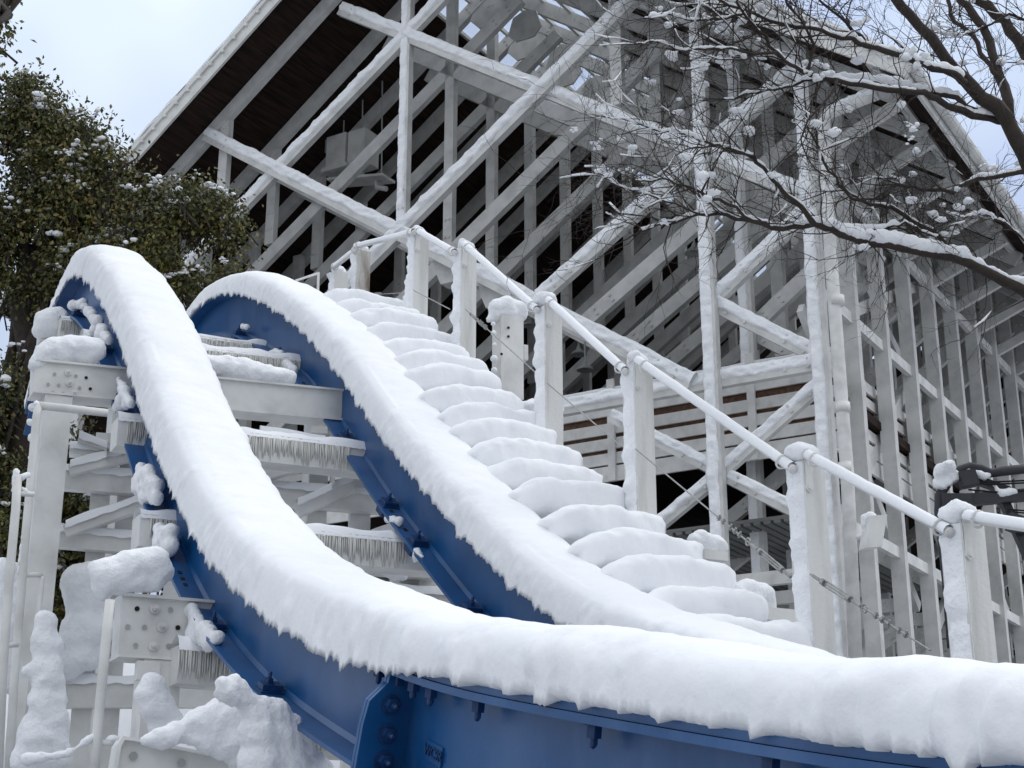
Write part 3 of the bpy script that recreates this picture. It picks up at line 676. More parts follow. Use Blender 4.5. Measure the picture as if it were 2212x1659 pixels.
# =====================================================================
# STATION BUILDING
# =====================================================================
BO = Vector((5.33, 23.4)); LA = 31.3; Lv = Vector((math.sin(R(LA)), math.cos(R(LA)), 0)); Fv = Vector((-Lv.y, Lv.x, 0)); TC = 8.8; BAY = 1.66
def bp(u, l, z): q = BO + Vector(Fv[:2]) * (TC + u) + Vector(Lv[:2]) * l; return Vector((q.x, q.y, z))   # u to the left of the ridge, l into the building
def hfront(u, v, l=0): return hit(u, v, BO + Vector(Lv[:2]) * l, LA - 90)
def zr(u): return 20.05 - .72 * abs(u)
bld = thing('station_building', 'huge white timber framed shed with dark boarded gable roof and open lattice sides', 'building', bp(-6, 0, GZ))
NB = 16; SL = (Fv * 1 - Z3 * .63).normalized()
def member_list():
    M = []
    for m in (1, -1):
        M += [('rafter', (0, 19.84), (m * 10.0, zr(10) - .2), .30, .16, 0), ('brace', (-m * 1.75, 18.1), (m * 8.55, 11.10), .30, .14, .03), ('brace', (-m * 5.3, 16.0), (m * 6.2, 8.2), .32, .16, -.09),
              ('brace', (m * 3.15, 10.44), (m * 8.5, 13.75), .30, .15, .06), ('post', (m * 6.6, 15.15), (m * 6.6, GZ), .25, .17, -.17), ('post', (m * 8.5, 13.9), (m * 8.5, GZ), .26, .18, -.17), ('post', (m * 4.85, 16.4), (m * 4.85, 13.9), .24, .15, .04)]
    M += [('post', (0, 19.7), (0, 12.6), .22, .16, .04), ('floor_beam', (-8.6, 8.2), (8.6, 8.2), .30, .14, -.02)]
    r = -1
    M += [('brace', (r * 6.6, 9.65), (r * 8.5, 11.0), .28, .14, .0), ('brace', (r * 6.6, 9.6), (r * 8.5, 8.25), .28, .14, .0), ('brace', (r * 8.5, 7.9), (r * 6.6, 6.6), .24, .13, .0), ('brace', (r * 6.6, 6.6), (r * 3.0, 4.35), .24, .13, .02),
          ('brace', (r * 4.6, 7.9), (r * 6.6, 6.62), .24, .13, .01), ('brace', (r * 6.6, 6.6), (r * 8.5, 5.4), .24, .13, .02), ('beam', (r * 3.0, 4.75), (r * 8.5, 4.75), .22, .13, .0), ('brace', (r * 6.6, 4.4), (r * 8.5, 3.2), .22, .12, .02), ('brace', (r * 8.5, 4.4), (r * 6.6, 3.2), .22, .12, -.03)]
    return M
MEM = member_list()
def bolts(mb, p, q, w, dep, n=3):
    p, q = Vector(p), Vector(q); d = (q - p).normalized(); L = (q - p).length; up = Lv.cross(d)
    for e in (.35, .75, L - .75, L - .35):
        for sg in (-1, 1): c = p + d * e + up * sg * w * .22 - Lv * dep / 2; mb.tube([c, c - Lv * .03], .028, 6)
    return mb
def member_mesh(name, a, b, w_, dep, off, l):
    p, q = bp(a[0], l + off, a[1]), bp(b[0], l + off, b[1]); mb = MB().bar(p, q, w_, dep, Lv); return bolts(mb, p, q, w_, dep)
def crust(p, q, w_, dep, parent, seed, cover=.8, thick=.05):
    """wind blown snow on the face towards the camera of a timber"""
    d = (q - p).normalized(); L = (q - p).length; up = Lv.cross(d).normalized()
    if up.z < -.05 or (abs(up.z) < .05 and up.dot(Fv) < 0): up = -up
    mb = MB(); m = int(L / .055); nj = 14; nrm = -Lv
    for i in range(m + 1):
        c = p + d * (L * i / m); rag = .10 * n3(i * .11, seed, 0) + .07 * n3(i * .45, seed, 3)
        for j in range(nj):
            x = j / (nj - 1); y = w_ * (.5 + .04 - x * (cover + rag + .04)); pq = c + up * y
            f = fr(pq * 3.2 + Vector((seed, 0, 0)), 3); rib = n3(pq.x * 1.5 + seed, pq.y * 1.5, pq.z * 11)
            e = (1 - abs(2 * x - 1) ** 6); h = (thick * max(.12, .62 + 1.0 * f + .55 * rib + .55 * n3(pq.x * 8, pq.y * 8, pq.z * 12)) + .006) * e - .012 * (1 - e)
            mb.v.append(tuple(pq + nrm * (dep / 2 + h) + (up * (.03 * f) if j == 0 else Vector((0, 0, 0)))))
        mb.v.append(tuple(c + up * w_ * .53 + Lv * dep * .3)) 
    W = nj + 1
    for i in range(m):
        for j in range(nj - 1): k = i * W + j; mb.f.append((k, k + 1, k + W + 1, k + W))
        k = i * W; mb.f.append((k, k + W, k + W + nj, k + nj))
    ob('wind_crust', mb, SNOWC, parent, True, fix=True)
def gusset(l, u, z, wu, hz):
    o = bp(u, l - .06, z); return MB().prism([o + Fv * x * wu + Z3 * y * hz for x, y in ((-1, -.4), (-.55, -1), (.55, -1), (1, -.4), (.7, .7), (0, 1), (-.7, .7))], Lv * .05)
bay0 = []
for k in range(NB):
    l = k * BAY
    if k < 10:
        tr = bpy.data.objects.new('truss', None); C.objects.link(tr); tr.location = bp(0, l, 8.2) - Vector(bld.location); tr.parent = bld
        if k == 0:
            for i, (nm, a, b, w_, dep, off) in enumerate(MEM):
                o = ob(nm, member_mesh(nm, a, b, w_, dep, off, 0), WHITE_IN, None); bay0.append(o)
                for v in o.data.vertices: v.co -= bp(0, 0, 8.2)
                o.parent = tr
                if nm == 'brace' and a[1] in (18.1, 16.0) : o['fall'] = 1 if a[0] > 0 or a[1] == 18.1 else 0
                right = (a[0] + b[0]) / 2 < 6
                if nm in ('brace', 'post', 'floor_beam') and not (nm == 'post' and abs(a[0]) == 4.85):
                    if nm == 'post' and a[0] > 6: continue
                    P_, Q_ = bp(a[0], off, a[1]), bp(b[0], off, b[1])
                    if nm == 'post': crust(P_, Q_, w_, dep, o, i, .80, .05)
                    else: crust(P_, Q_, w_, dep, o, i, .66, .05)
            o = ob('gusset', gusset(0, 0, 19.3, .55, .45), WHITE_IN, None); bay0.append(o); o.parent = tr
            for v in o.data.vertices: v.co -= bp(0, 0, 8.2)
        else:
            for s_o in bay0:
                if k > 2 and s_o.get('fall'): continue
                c = s_o.copy(); C.objects.link(c); c.parent = tr
            if k == 1:
                for i, (nm, a, b, w_, dep, off) in enumerate(MEM):
                    if nm == 'post' and -7 < a[0] < -6:
                        oo = [x for x in tr.children if x.name.startswith('post')][0]; crust(bp(a[0], off + l, a[1]), bp(b[0], off + l, b[1]), w_, dep, oo, i + 20, .7, .03)
    else:
        mb = MB()
        for nm, a, b, w_, dep, off in MEM:
            if nm == 'brace' and a[1] in (18.1, 16.0) and a[0] > 0: continue
            mb.bar(bp(a[0], l + off, a[1]), bp(b[0], l + off, b[1]), w_, dep, Lv)
        ob('truss', mb, WHITE_IN, bld)
LE = NB * BAY + .3
def slab(u0, u1, l0, l1, dz, th):
    a = [bp(u0, l0, zr(u0) + dz), bp(u1, l0, zr(u1) + dz), bp(u1, l1, zr(u1) + dz), bp(u0, l1, zr(u0) + dz)]; return MB().prism(a, Z3 * th)
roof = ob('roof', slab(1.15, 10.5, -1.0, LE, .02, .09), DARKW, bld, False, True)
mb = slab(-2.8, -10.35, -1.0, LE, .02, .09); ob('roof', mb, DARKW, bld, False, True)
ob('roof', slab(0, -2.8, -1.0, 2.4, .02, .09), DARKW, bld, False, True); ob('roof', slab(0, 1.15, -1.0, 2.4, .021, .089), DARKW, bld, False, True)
# glazed ridge with frames
for m, ue in ((1, 1.15), (-1, -2.8)):
    ob('skylight', slab(0 if m < 0 else .0, ue, 2.4, LE, .05, .012), GLASS, bld, False, True)
mb = MB()
for i in range(int((LE - 2.4) / BAY) + 1):
    l = 2.6 + i * BAY
    for ue in (1.15, -2.8): mb.bar(bp(0, l, zr(0) - .02), bp(ue, l, zr(ue) - .02), .1, .09, Lv)
for u in (.0, .55, 1.1, -.7, -1.4, -2.1, -2.75): mb.bar(bp(u, 2.4, zr(u) - .03), bp(u, LE, zr(u) - .03), .07, .09, Z3)
ob('skylight_frame', mb, WHITE_IN, bld)
for k in range(1, 10):
    for u, z in ((-1.3, 18.1),): ob('gusset', gusset(k * BAY + 1.0, u, z, .42, .36), WHITE_IN, bld, False, True)
# purlins of the right slope, fascias, gutters
for u in (-3.6, -5.2, -6.8, -8.4, -9.9): ob('purlin', MB().bar(bp(u, -.95, zr(u) - .06), bp(u, LE, zr(u) - .06), .14, .1, Z3), WHITE_IN, bld)
for m in (1, -1):
    mb = MB(); p, q = bp(0, -1.04, zr(0) + .02), bp(m * 10.6, -1.04, zr(10.6) + .02); mb.bar(p, q, .34, .06, Lv); mb.bar(p - Lv * .05 + Z3 * .15, q - Lv * .05 + Z3 * .15, .10, .06, Lv)
    rnd = random.Random(4)
    for i in range(34): c = p.lerp(q, i / 34) - Lv * .06 + Z3 * .06; mb.box(c, Lv * .03, Fv * .03, Z3 * .03)
    ob('fascia', mb, WHITE, bld)
mb = MB(); p, q = bp(-10.45, -1.0, zr(10.45) - .0), bp(-10.45, LE, zr(10.45) - .0); mb.bar(p, q, .26, .05, Fv); mb.tube([p - Fv * .12 + Z3 * .08, q - Fv * .12 + Z3 * .08], .10, 10)
ob('gutter', mb, WHITE, bld)
# rafter tails / eave brackets on the right
# roof snow: two thick sheets with broken edges
for m in (1, -1):
    mb = MB(); u1 = 10.62; nl = 90; nu = 40; rows = []
    for i in range(nl + 1):
        l = -1.12 + (12.0) * (i / nl) ** 1.6
        if i == nl: l = LE
        for j in range(nu + 1):
            u = u1 * j / nu; edge = 1 if i == 0 else min(1, i / 4); e2 = min(1, (nu - j) / 2.5)
            h = (.19 + .05 * n3(u * .8, l * .8, m) + .03 * n3(u * 4, l * 4, m)) * (edge * e2) ** .5
            dl = .05 * n3(u * 2.2, 0, m) + .03 * n3(u * 9, 0, m) if i < 4 else 0
            mb.v.append(tuple(bp(m * u, l + dl, zr(u) + .12 + h)))
    for i in range(nl):
        for j in range(nu): 
            k = i * (nu + 1) + j
            if l > 99: continue
            mb.f.append((k, k + nu + 1, k + nu + 2, k + 1))
    # leave the glazed strip clear
    keep = []
    for f in mb.f:
        c = sum((Vector(mb.v[x]) for x in f), Vector()) / 4; d = Vector((c.x - BO.x, c.y - BO.y, 0)); u = d.dot(Fv) - TC; l = d.dot(Lv)
        if l > 2.2 and -2.9 < u < 1.25: continue
        keep.append(f)
    mb.f = keep
    k = len(mb.v)
    # vertical front face under the snow edge
    for j in range(nu + 1): u = u1 * j / nu; mb.v.append(tuple(bp(m * u, -1.08, zr(u) + .12)))
    for j in range(nu): mb.f.append((j, j + 1, k + j + 1, k + j))
    ob('roof_snow', mb, SNOW, bld, True)
# walls and floor inside
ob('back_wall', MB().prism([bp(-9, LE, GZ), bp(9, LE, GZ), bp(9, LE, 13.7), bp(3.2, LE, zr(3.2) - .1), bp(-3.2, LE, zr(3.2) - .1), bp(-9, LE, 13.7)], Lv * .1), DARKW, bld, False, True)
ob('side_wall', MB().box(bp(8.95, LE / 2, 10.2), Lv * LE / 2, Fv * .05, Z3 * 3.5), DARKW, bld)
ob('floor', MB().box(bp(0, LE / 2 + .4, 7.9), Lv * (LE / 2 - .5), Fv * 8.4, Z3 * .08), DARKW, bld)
bw = ob('balustrade', MB().box(bp(-3, .86, 7.95), Fv * 5.4, Lv * .02, Z3 * .8), BROWN, bld)
for z, h in ((8.56, .10), (8.27, .09), (7.94, .10), (7.66, .10), (7.38, .105), (7.10, .14)): ob('slat', MB().box(bp(-3, .80, z), Fv * 5.42, Lv * .025, Z3 * h), WHITE, bw)
for u in (-4.2, -1.5, -6.9): ob('baluster', MB().box(bp(u, .74, 7.9), Fv * .07, Lv * .03, Z3 * .95), WHITE, bw)
bs = ob('balustrade', MB().box(bp(-8.2, 7, 7.95), Lv * 6.2, Fv * .02, Z3 * .72), BROWN, bld)
for z, h in ((8.56, .10), (8.27, .09), (7.94, .10), (7.66, .10), (7.38, .105), (7.10, .14)): ob('slat', MB().box(bp(-8.27, 7, z), Lv * 6.22, Fv * .025, Z3 * h), WHITE, bs)
ob('top_snow', MB().tube([bp(2.3 - i * .35, .80, 8.68 + .015 * n3(i * .5, 0, 0)) for i in range(32)], [.05 + .02 * n3(i * .7, 1, 0) for i in range(32)], 8), SNOW, bw, True)
mb = MB()
for i in range(53): mb.box(bp(2 - i * .18, 4.5, 5.9 - .0 * i), Fv * .06, Lv * 3.6, Z3 * .03)
mb.box(bp(-2.9, 4.5, 5.95), Fv * 4.7, Lv * 3.6, Z3 * .03); ob('lower_roof', mb, GREYROOF, bld)
ob('shade_sheet', MB().box(bp(1.5, 8.2, 2.5), Fv * 8, Lv * .05, Z3 * 4.8), simple('painted_shade', (.05, .05, .048), .8, .4, 1.5), bld)  # dark sheet added so the space below the floor reads as deep shade
for z in (9.4, 11.82, 5.6, 3.0): ob('girt', MB().box(bp(-8.72 + .22, LE / 2, z), Lv * LE / 2, Fv * .05, Z3 * .10), WHITE, bld)
for z0, z1, l0 in ((5.0, 9.2, 0), (9.4, 11.8, 1.3), (4.2, 8.0, 5.2), (5.0, 9.2, 7.8)):
    ob('brace', MB().bar(bp(-8.25, l0, z0), bp(-8.25, l0 + 5.2, z1), .22, .1, Fv), WHITE_IN, bld)
    ob('brace', MB().bar(bp(-8.15, l0 + 5.2, z0), bp(-8.15, l0, z1), .22, .1, Fv), WHITE_IN, bld)
# doubled eave struts fanning from the side posts to the eave
for k in range(0, 12):
    ob('eave_strut', MB().bar(bp(-8.55, k * BAY + .12, 11.9), bp(-10.1, k * BAY + .12, zr(10.1) - .25), .2, .12, Lv), WHITE_IN, bld)
for u, v in ((965, 580), (1063, 630)):
    c = hfront(u, v, .1); ob('corbel', MB().prism([c + Fv * x + Z3 * y for x, y in ((-.22, .35), (-.30, -.05), (-.14, -.30), (.14, -.30), (.26, -.02), (.34, .35))], Lv * .3), WHITE_IN, bld, False, True)
# downpipe
dp = [hfront(u, v, -.35) for u, v in ((1895, 203), (1860, 216), (1812, 236), (1790, 246), (1780, 262), (1781, 300), (1795, 560), (1813, 800), (1830, 1020), (1848, 1420))]
o = ob('downpipe', MB().tube(dp, .105, 14), WHITE, bld, True)
for v in (640, 870, 1000): p = hfront(1787 + (v - 250) * .052, v, -.35); ob('pipe_collar', MB().tube([p, p - Z3 * .16], .122, 14), WHITE, o, True)
B = [(hfront(u, v, -.40), (.11, .11, .07)) for u, v in ((1800, 232), (1820, 224), (1840, 216), (1862, 207), (1880, 200))] + [(hfront(1835, 236, -.38), (.07, .07, .06))]
blob('snow_lump', B, o, .03, .02)
# unit hanging from the roof
hb_ = thing('hanging_unit', 'white boxed loudspeaker unit hanging on rods under the dark roof', 'ceiling unit', hfront(765, 350, 3.0))
c = hfront(742, 335, 3.0); ob('case', MB().box(c, Fv * .28, Lv * .30, Z3 * .40).box(c - Z3 * .46, Fv * .36, Lv * .36, Z3 * .05), WHITE_IN, hb_)
c2 = hfront(785, 325, 3.0); ob('case', MB().box(c2, Fv * .24, Lv * .28, Z3 * .42), WHITE_IN, hb_)
ob('bracket', MB().bar(hfront(720, 395, 2.9), hfront(840, 385, 2.9), .06, .5, Lv).tube([hfront(812, 385, 2.9), hfront(815, 405, 2.9), hfront(835, 408, 2.9)], .06, 8), WHITE_IN, hb_)
for u in (703, 741, 782, 824): ob('rod', MB().tube([hfront(u, 400 if u > 800 else 330, 2.9), hfront(u + 2, 175 if u > 760 else 260, 2.9)], .018, 6), LAMPG, hb_)
LG = 'grey pendant lamps inside the shed'
for (u, v, r, l, lab) in ((1500, 542, 22, 2.2, 'largest grey pendant lamp high between the posts'), (1264, 795, 19, 2.6, 'grey pendant lamp above the slatted balustrade'), (1143, 700, 16, 3.5, 'small grey pendant lamp beside the snow capped column head'), (1250, 762, 18, 4.2, 'upper flat grey pendant lamp partly behind the handrail pipe')):
    p = hfront(u, v, l); q = px2m(r, p); t = thing('pendant_lamp', lab, 'lamp', p, LG)
    mb = MB(); prof_ = [(.12, .9), (.22, .75), (.3, .45), (.55, .2), (.85, 0), (1, -.28), (.95, -.3), (.5, .1)]; nn_ = 20
    for x, y in prof_: mb.v += [tuple(p + Vector((math.cos(a * .31416) * x * q, math.sin(a * .31416) * x * q, y * q))) for a in range(nn_)]
    for i in range(len(prof_) - 1):
        for j in range(nn_): mb.f.append((i * nn_ + j, i * nn_ + (j + 1) % nn_, (i + 1) * nn_ + (j + 1) % nn_, (i + 1) * nn_ + j))
    ob('lamp_shade', mb, LAMPG, t, True); ob('stem', MB().tube([p + Z3 * q * .85, p + Z3 * q * 3.2], q * .1, 8), LAMPG, t)
# floodlight box behind the rail, small sign
fb = thing('floodlight_box', 'small tilted white box with snow on top behind the handrail pipe', 'light box', hy(1885, 1145, 12))
o = ob('case', MB().box(hy(1886, 1150, 12), Vector((.07, .03, .012)), Vector((-.02, .05, 0)), Vector((.03, 0, .13))), WHITE, fb)
lumps('snow_hat', [(1868, 1120, 10), (1880, 1116, 12), (1893, 1124, 10), (1866, 1135, 8), (1868, 1150, 7)], lambda u, v: hy(u, v, 12), o, .018, .008)
ob('bracket', MB().tube([hy(1866, 1160, 12), hy(1852, 1160, 12.3)], .02, 8), WHITE, fb)
# dark pivoting cable arm on the right
ga = thing('cable_arm', 'dark grey double tube cable arm with snowy elbow at the right edge', 'cable arm', hy(2060, 1300, 9.5))
g = lambda u, v, k=0: hy(u, v, 9.5 + k)
mn = ob('upright', MB().tube([g(2058, 1400), g(2046, 1250), g(2036, 1160), g(2029, 1105), g(2030, 1070), g(2046, 1045), g(2062, 1028)], [.035, .035, .035, .033, .032, .03, .03], 12), DARKM, ga, True)
ob('arm', MB().bar(g(2040, 1085), g(2300, 1062), .075, .06, (0, 1, 0)).box(g(2066, 1086, -.05), (.09, 0, 0), (0, .03, 0), (0, 0, .055)), DARKM, ga)
for x in (2056, 2080): ob('bolt', MB().tube([g(x, 1087, -.08), g(x, 1087, -.10)], .018, 8), DARKM, ga)
ob('arm', MB().tube([g(2060, 1028), g(2075, 1015), g(2095, 1008), g(2120, 1012), g(2140, 1022), g(2165, 1018), g(2300, 1004)], [.03, .03, .03, .028, .03, .032, .032], 12), DARKM, ga, True)
ob('strut', MB().bar(g(2090, 1030, .05), g(2180, 1062, .05), .05, .06, (0, 1, 0)), DARKM, ga)
ob('strut', MB().bar(g(2168, 1082, .05), g(2260, 1290, .05), .055, .06, (0, 1, 0)), DARKM, ga)
ob('joint', MB().box(g(2090, 1035, -.03), (.05, 0, .01), (0, .05, 0), (-.01, 0, .05)), DARKM, ga); ob('joint', MB().box(g(2195, 1132, 0), (.05, 0, -.02), (0, .05, 0), (.01, 0, .05)), DARKM, ga)
for dv in (0, 5, 22): ob('cable', MB().tube([g(2092, 1040 + dv * .8, -.03), g(2150, 1041 + dv, -.03), g(2300, 1034 + dv, -.03)], .006, 6), BLACK, ga)
for dv in (0, 5): ob('cable', MB().tube([g(2175, 1100 + dv, -.03), g(2300, 1110 + dv, -.03)], .005, 6), BLACK, ga)
lumps('snow_heap', [(2048, 1000, 13), (2040, 1015, 15), (2030, 1030, 15), (2025, 1045, 13), (2055, 1015, 13), (2066, 1028, 10), (2052, 1038, 12), (2036, 1050, 9)], lambda u, v: g(u, v, -.02), mn, .016, .03)
lumps('snow_lump', [(2095, 1018, 9), (2110, 1022, 9), (2125, 1028, 9), (2135, 1026, 8), (2085, 1022, 8)], lambda u, v: g(u, v, -.02), ga, .018, .01)
lumps('snow_lump', [(2165, 1066, 9), (2178, 1064, 10), (2155, 1062, 7), (2190, 1062, 8), (2150, 1050, 5)], lambda u, v: g(u, v, -.02), ga, .018, .01)
# =====================================================================
# EVERGREEN TREES
# =====================================================================
def leaf_tree(label, circles, Y, nleaf, seed, trunk, snow_n, ksz=1.0, depth=1.0, name='evergreen_tree'):
    rnd = random.Random(seed); rs = np.random.RandomState(seed)
    base = hy(trunk[0][0], trunk[0][1], Y); t = thing(name, label, 'tree', (base.x, base.y, GZ))
    W = [c[2] ** 2 for c in circles]; tot = sum(W); mb = MB(); caps = []
    per = 42; ncl = nleaf // per; cl = []
    while len(cl) < ncl:
        c = rnd.choices(circles, W)[0]; p = hy(c[0], c[1], Y); r = px2m(c[2], p)
        d = Vector((rnd.gauss(0, 1), rnd.gauss(0, 1), rnd.gauss(0, 1))).normalized(); k = rnd.random() ** .45
        q = p + Vector((d.x * r * k, d.y * r * k * 1.15 * depth, d.z * r * k))
        if n3(q.x * 1.05, q.y * .9, q.z * 1.05 + seed) < -.05: continue
        cl.append(q)
    V = []; Fc = []
    for q in cl:
        cr = .14 * ksz * rnd.uniform(.7, 1.3)
        for i in range(per):
            c = q + Vector((rnd.gauss(0, cr), rnd.gauss(0, cr), rnd.gauss(0, cr * .8)))
            d = Vector((rnd.gauss(0, 1), rnd.gauss(0, 1), -.9 + rnd.gauss(0, .6))).normalized(); L = rnd.uniform(.045, .085) * ksz
            sd = d.cross(Vector((rnd.gauss(0, 1), rnd.gauss(0, 1), rnd.gauss(0, 1)))).normalized() * L * .27; up = d.cross(sd) * .35
            k = len(V); V += [c, c + d * L * .5 + sd + up, c + d * L, c + d * L * .5 - sd + up]; Fc.append((k, k + 1, k + 2)); Fc.append((k, k + 2, k + 3))
    mb.v = [tuple(v) for v in V]; mb.f = Fc; cro = ob('crown', mb, LEAF, t)
    tw_ = MB()
    for q in cl[::2]:
        w_ = q + Vector((rnd.gauss(0, .15), rnd.gauss(0, .15), -rnd.uniform(.15, .45))); tw_.tube([w_, w_.lerp(q, .5) + Vector((rnd.gauss(0, .03), 0, .02)), q, q + Vector((rnd.gauss(0, .12), 0, rnd.uniform(0, .15)))], [.012, .009, .006, .003], 4, False)
    ob('twigs', tw_, BARK, cro)['kind'] = 'stuff'
    tp_ = [hy(u, v, Y + .2) for u, v, r in trunk]; mb = MB().tube([Vector((tp_[0].x, tp_[0].y, GZ))] + tp_, [trunk[0][2] * 1.2] + [x[2] for x in trunk], 10); tk = ob('trunk', mb, BARK, t, True)
    for i in range(26):
        c = rnd.choice([x for x in circles if x[2] > 54 or x[2] < 20] or circles); e = hy(c[0] + rnd.uniform(-.6, .6) * c[2], c[1] + rnd.uniform(-.6, .6) * c[2], Y + rnd.uniform(-.8, .8)); st_ = rnd.choice(tp_[len(tp_) // 3:])
        m1 = st_.lerp(e, .5) + Vector((rnd.uniform(-.2, .2), rnd.uniform(-.2, .2), rnd.uniform(0, .3))); ob('limb', MB().tube([st_, st_.lerp(m1, .5) + Z3 * .08, m1, m1.lerp(e, .6), e], [.07, .055, .04, .025, .008], 7), BARK, tk, True)
    mb = MB()
    for i in range(snow_n):
        q = rnd.choice(cl) + Vector((0, -.15, .12)); n_ = rnd.randint(3, 8); r = rnd.uniform(.012, .042) * ksz
        for j in range(n_): mb.ball(q + Vector((rnd.gauss(0, r * 2.2), rnd.gauss(0, r * 1.5), rnd.gauss(0, r * 1.4))), (r * rnd.uniform(.7, 1.7), r * rnd.uniform(.6, 1.2), r * rnd.uniform(.4, .9)), rnd.random() * 9, .55, 2, 3)
    ob('snow', mb, SNOWL, cro, True)['kind'] = 'stuff'
    return t
circ = [(20, 280, 75), (90, 262, 58), (150, 280, 75), (210, 290, 60), (232, 215, 42), (60, 195, 30), (35, 190, 26), (275, 330, 55), (60, 380, 95), (150, 420, 110), (240, 410, 90), (310, 380, 55), (350, 455, 70), (420, 480, 75), (470, 520, 48), (480, 465, 32), (300, 545, 110), (400, 570, 85),
        (180, 590, 90), (85, 700, 40), (20, 640, 45), (30, 860, 55), (40, 1010, 65), (30, 1150, 60), (-60, 500, 120), (-70, 900, 120), (-60, 1150, 90), (220, 640, 80), (60, 800, 40), (340, 650, 60), (480, 600, 45)]
leaf_tree('olive green broadleaved evergreen with snow patches behind the track hump', circ, 17, 78000, 3, [(60, 900, .22), (70, 760, .17), (40, 640, .14), (80, 560, .11), (160, 500, .08), (230, 380, .05)], 190, 1.0)
leaf_tree('dark evergreen standing low behind the left white supports', [(40, 1050, 110), (130, 1150, 110), (250, 1100, 110), (0, 1230, 90), (200, 980, 60), (90, 1280, 80), (300, 1200, 100)], 19.5, 24000, 8, [(100, 1500, .2), (100, 1200, .15), (120, 1050, .1)], 60, 1.25)
leaf_tree('evergreen twigs reaching in at the top left corner', [(-34, 20, 24), (-32, 70, 22), (-50, 110, 28), (-14, 60, 9), (-70, 60, 40)], 11, 900, 5, [(-200, 400, .06), (-140, 200, .04), (-80, 80, .02), (-20, 40, .008)], 6, .8, .3)
# =====================================================================
# BARE TREE
# =====================================================================
bt = thing('bare_tree', 'leafless tree with snow lined brown limbs reaching in from the right', 'tree', hy(2500, 1400, 8.2)); bt.location.z = GZ
rb = random.Random(21)
LIMBS = [  # (points px, thickness px start/end, distance start/end)
    ([(2420, 800), (2300, 520), (2212, 330), (2175, 258), (2098, 187), (2061, 147), (1985, 57), (1930, -10), (1880, -80)], 42, 16, 8.2, 7.9),
    ([(2178, 250), (2158, 165), (2138, 90), (2108, 40), (2060, -15), (2030, -60)], 22, 12, 8.2, 8.6),
    ([(2160, 170), (2128, 128), (2102, 78), (2061, 47), (2048, 0), (2040, -50)], 10, 7, 8.2, 8.5),
    ([(2300, 280), (2212, 113), (2171, 43), (2111, 0), (2070, -60)], 26, 16, 8.8, 8.8),
    ([(2170, 262), (2125, 253), (2058, 233), (2025, 213), (1975, 200), (1891, 190), (1808, 173), (1741, 160), (1708, 140), (1678, 113), (1638, 67), (1601, 20), (1580, -20)], 17, 4, 8.2, 7.2),
    ([(2110, 240), (2040, 205), (1960, 190), (1850, 175), (1800, 168), (1760, 172), (1690, 190), (1640, 200), (1560, 215)], 12, 3, 8.1, 7.6),
    ([(2085, 178), (2061, 160), (1995, 137), (1935, 117), (1875, 100), (1818, 83), (1775, 65), (1681, 50), (1625, 27), (1555, 0), (1500, -25)], 16, 4, 8.0, 7.3),
    ([(2300, 680), (2212, 628), (2150, 597), (2058, 556), (1941, 533), (1858, 520), (1795, 493), (1758, 484), (1691, 494), (1625, 477), (1568, 463), (1508, 462), (1440, 485), (1380, 500)], 26, 4, 8.4, 7.6),
    ([(1758, 484), (1731, 447), (1688, 410), (1661, 377), (1625, 337), (1575, 320), (1541, 313), (1481, 323)], 12, 3, 7.9, 7.4),
    ([(1691, 494), (1625, 477), (1568, 440), (1520, 420), (1475, 400), (1430, 385), (1370, 390)], 9, 3, 7.8, 7.2),
    ([(2350, 360), (2212, 370), (2108, 387), (2058, 417), (1991, 410), (1935, 397), (1905, 430), (1860, 433), (1828, 410)], 12, 3, 8.8, 8.3),
    ([(2058, 556), (2028, 510), (1968, 477), (1925, 447), (1901, 443), (1841, 430), (1825, 410), (1790, 370), (1770, 320), (1745, 280), (1740, 230)], 11, 3, 8.4, 8.0),
    ([(1795, 493), (1870, 497), (1920, 490), (1955, 480), (1990, 500), (2030, 512)], 8, 3, 8.2, 8.2),
    ([(1741, 160), (1760, 100), (1735, 50), (1700, 10), (1690, -20)], 7, 3, 7.6, 7.4),
    ([(1808, 173), (1790, 210), (1745, 260), (1730, 300), (1750, 350), (1790, 390)], 6, 2, 7.6, 7.4),
    ([(1875, 100), (1830, 50), (1780, 10), (1760, -20)], 8, 3, 7.8, 7.6),
    ([(1678, 113), (1600, 110), (1540, 105), (1480, 110), (1420, 90), (1370, 95)], 6, 2, 7.3, 7.0),
    ([(1625, 27), (1570, 40), (1500, 45), (1440, 30), (1390, 40)], 6, 2, 7.4, 7.0),
    ([(2260, 60), (2180, 30), (2120, 60), (2075, 80), (2020, 70)], 7, 2, 8.5, 8.2),
    ([(1508, 462), (1460, 440), (1400, 420), (1330, 395), (1280, 370)], 4, 2, 7.4, 7.2),
    ([(1541, 313), (1490, 290), (1430, 285), (1370, 265), (1300, 250)], 5, 2, 7.4, 7.1),
    ([(2212, 520), (2170, 480), (2120, 460), (2080, 470), (2040, 460)], 5, 2, 8.7, 8.3)]
def jit(pts, a):
    out = [pts[0]]
    for i in range(len(pts) - 1):
        p, q = pts[i], pts[i + 1]; L = (q - p).length
        for k in (.33, .66): out.append(p.lerp(q, k) + Vector((rb.gauss(0, 1), rb.gauss(0, 1), rb.gauss(0, 1))) * L * a)
        out.append(q)
    return out
tw = MB(); snowpts = []; ridge = MB()
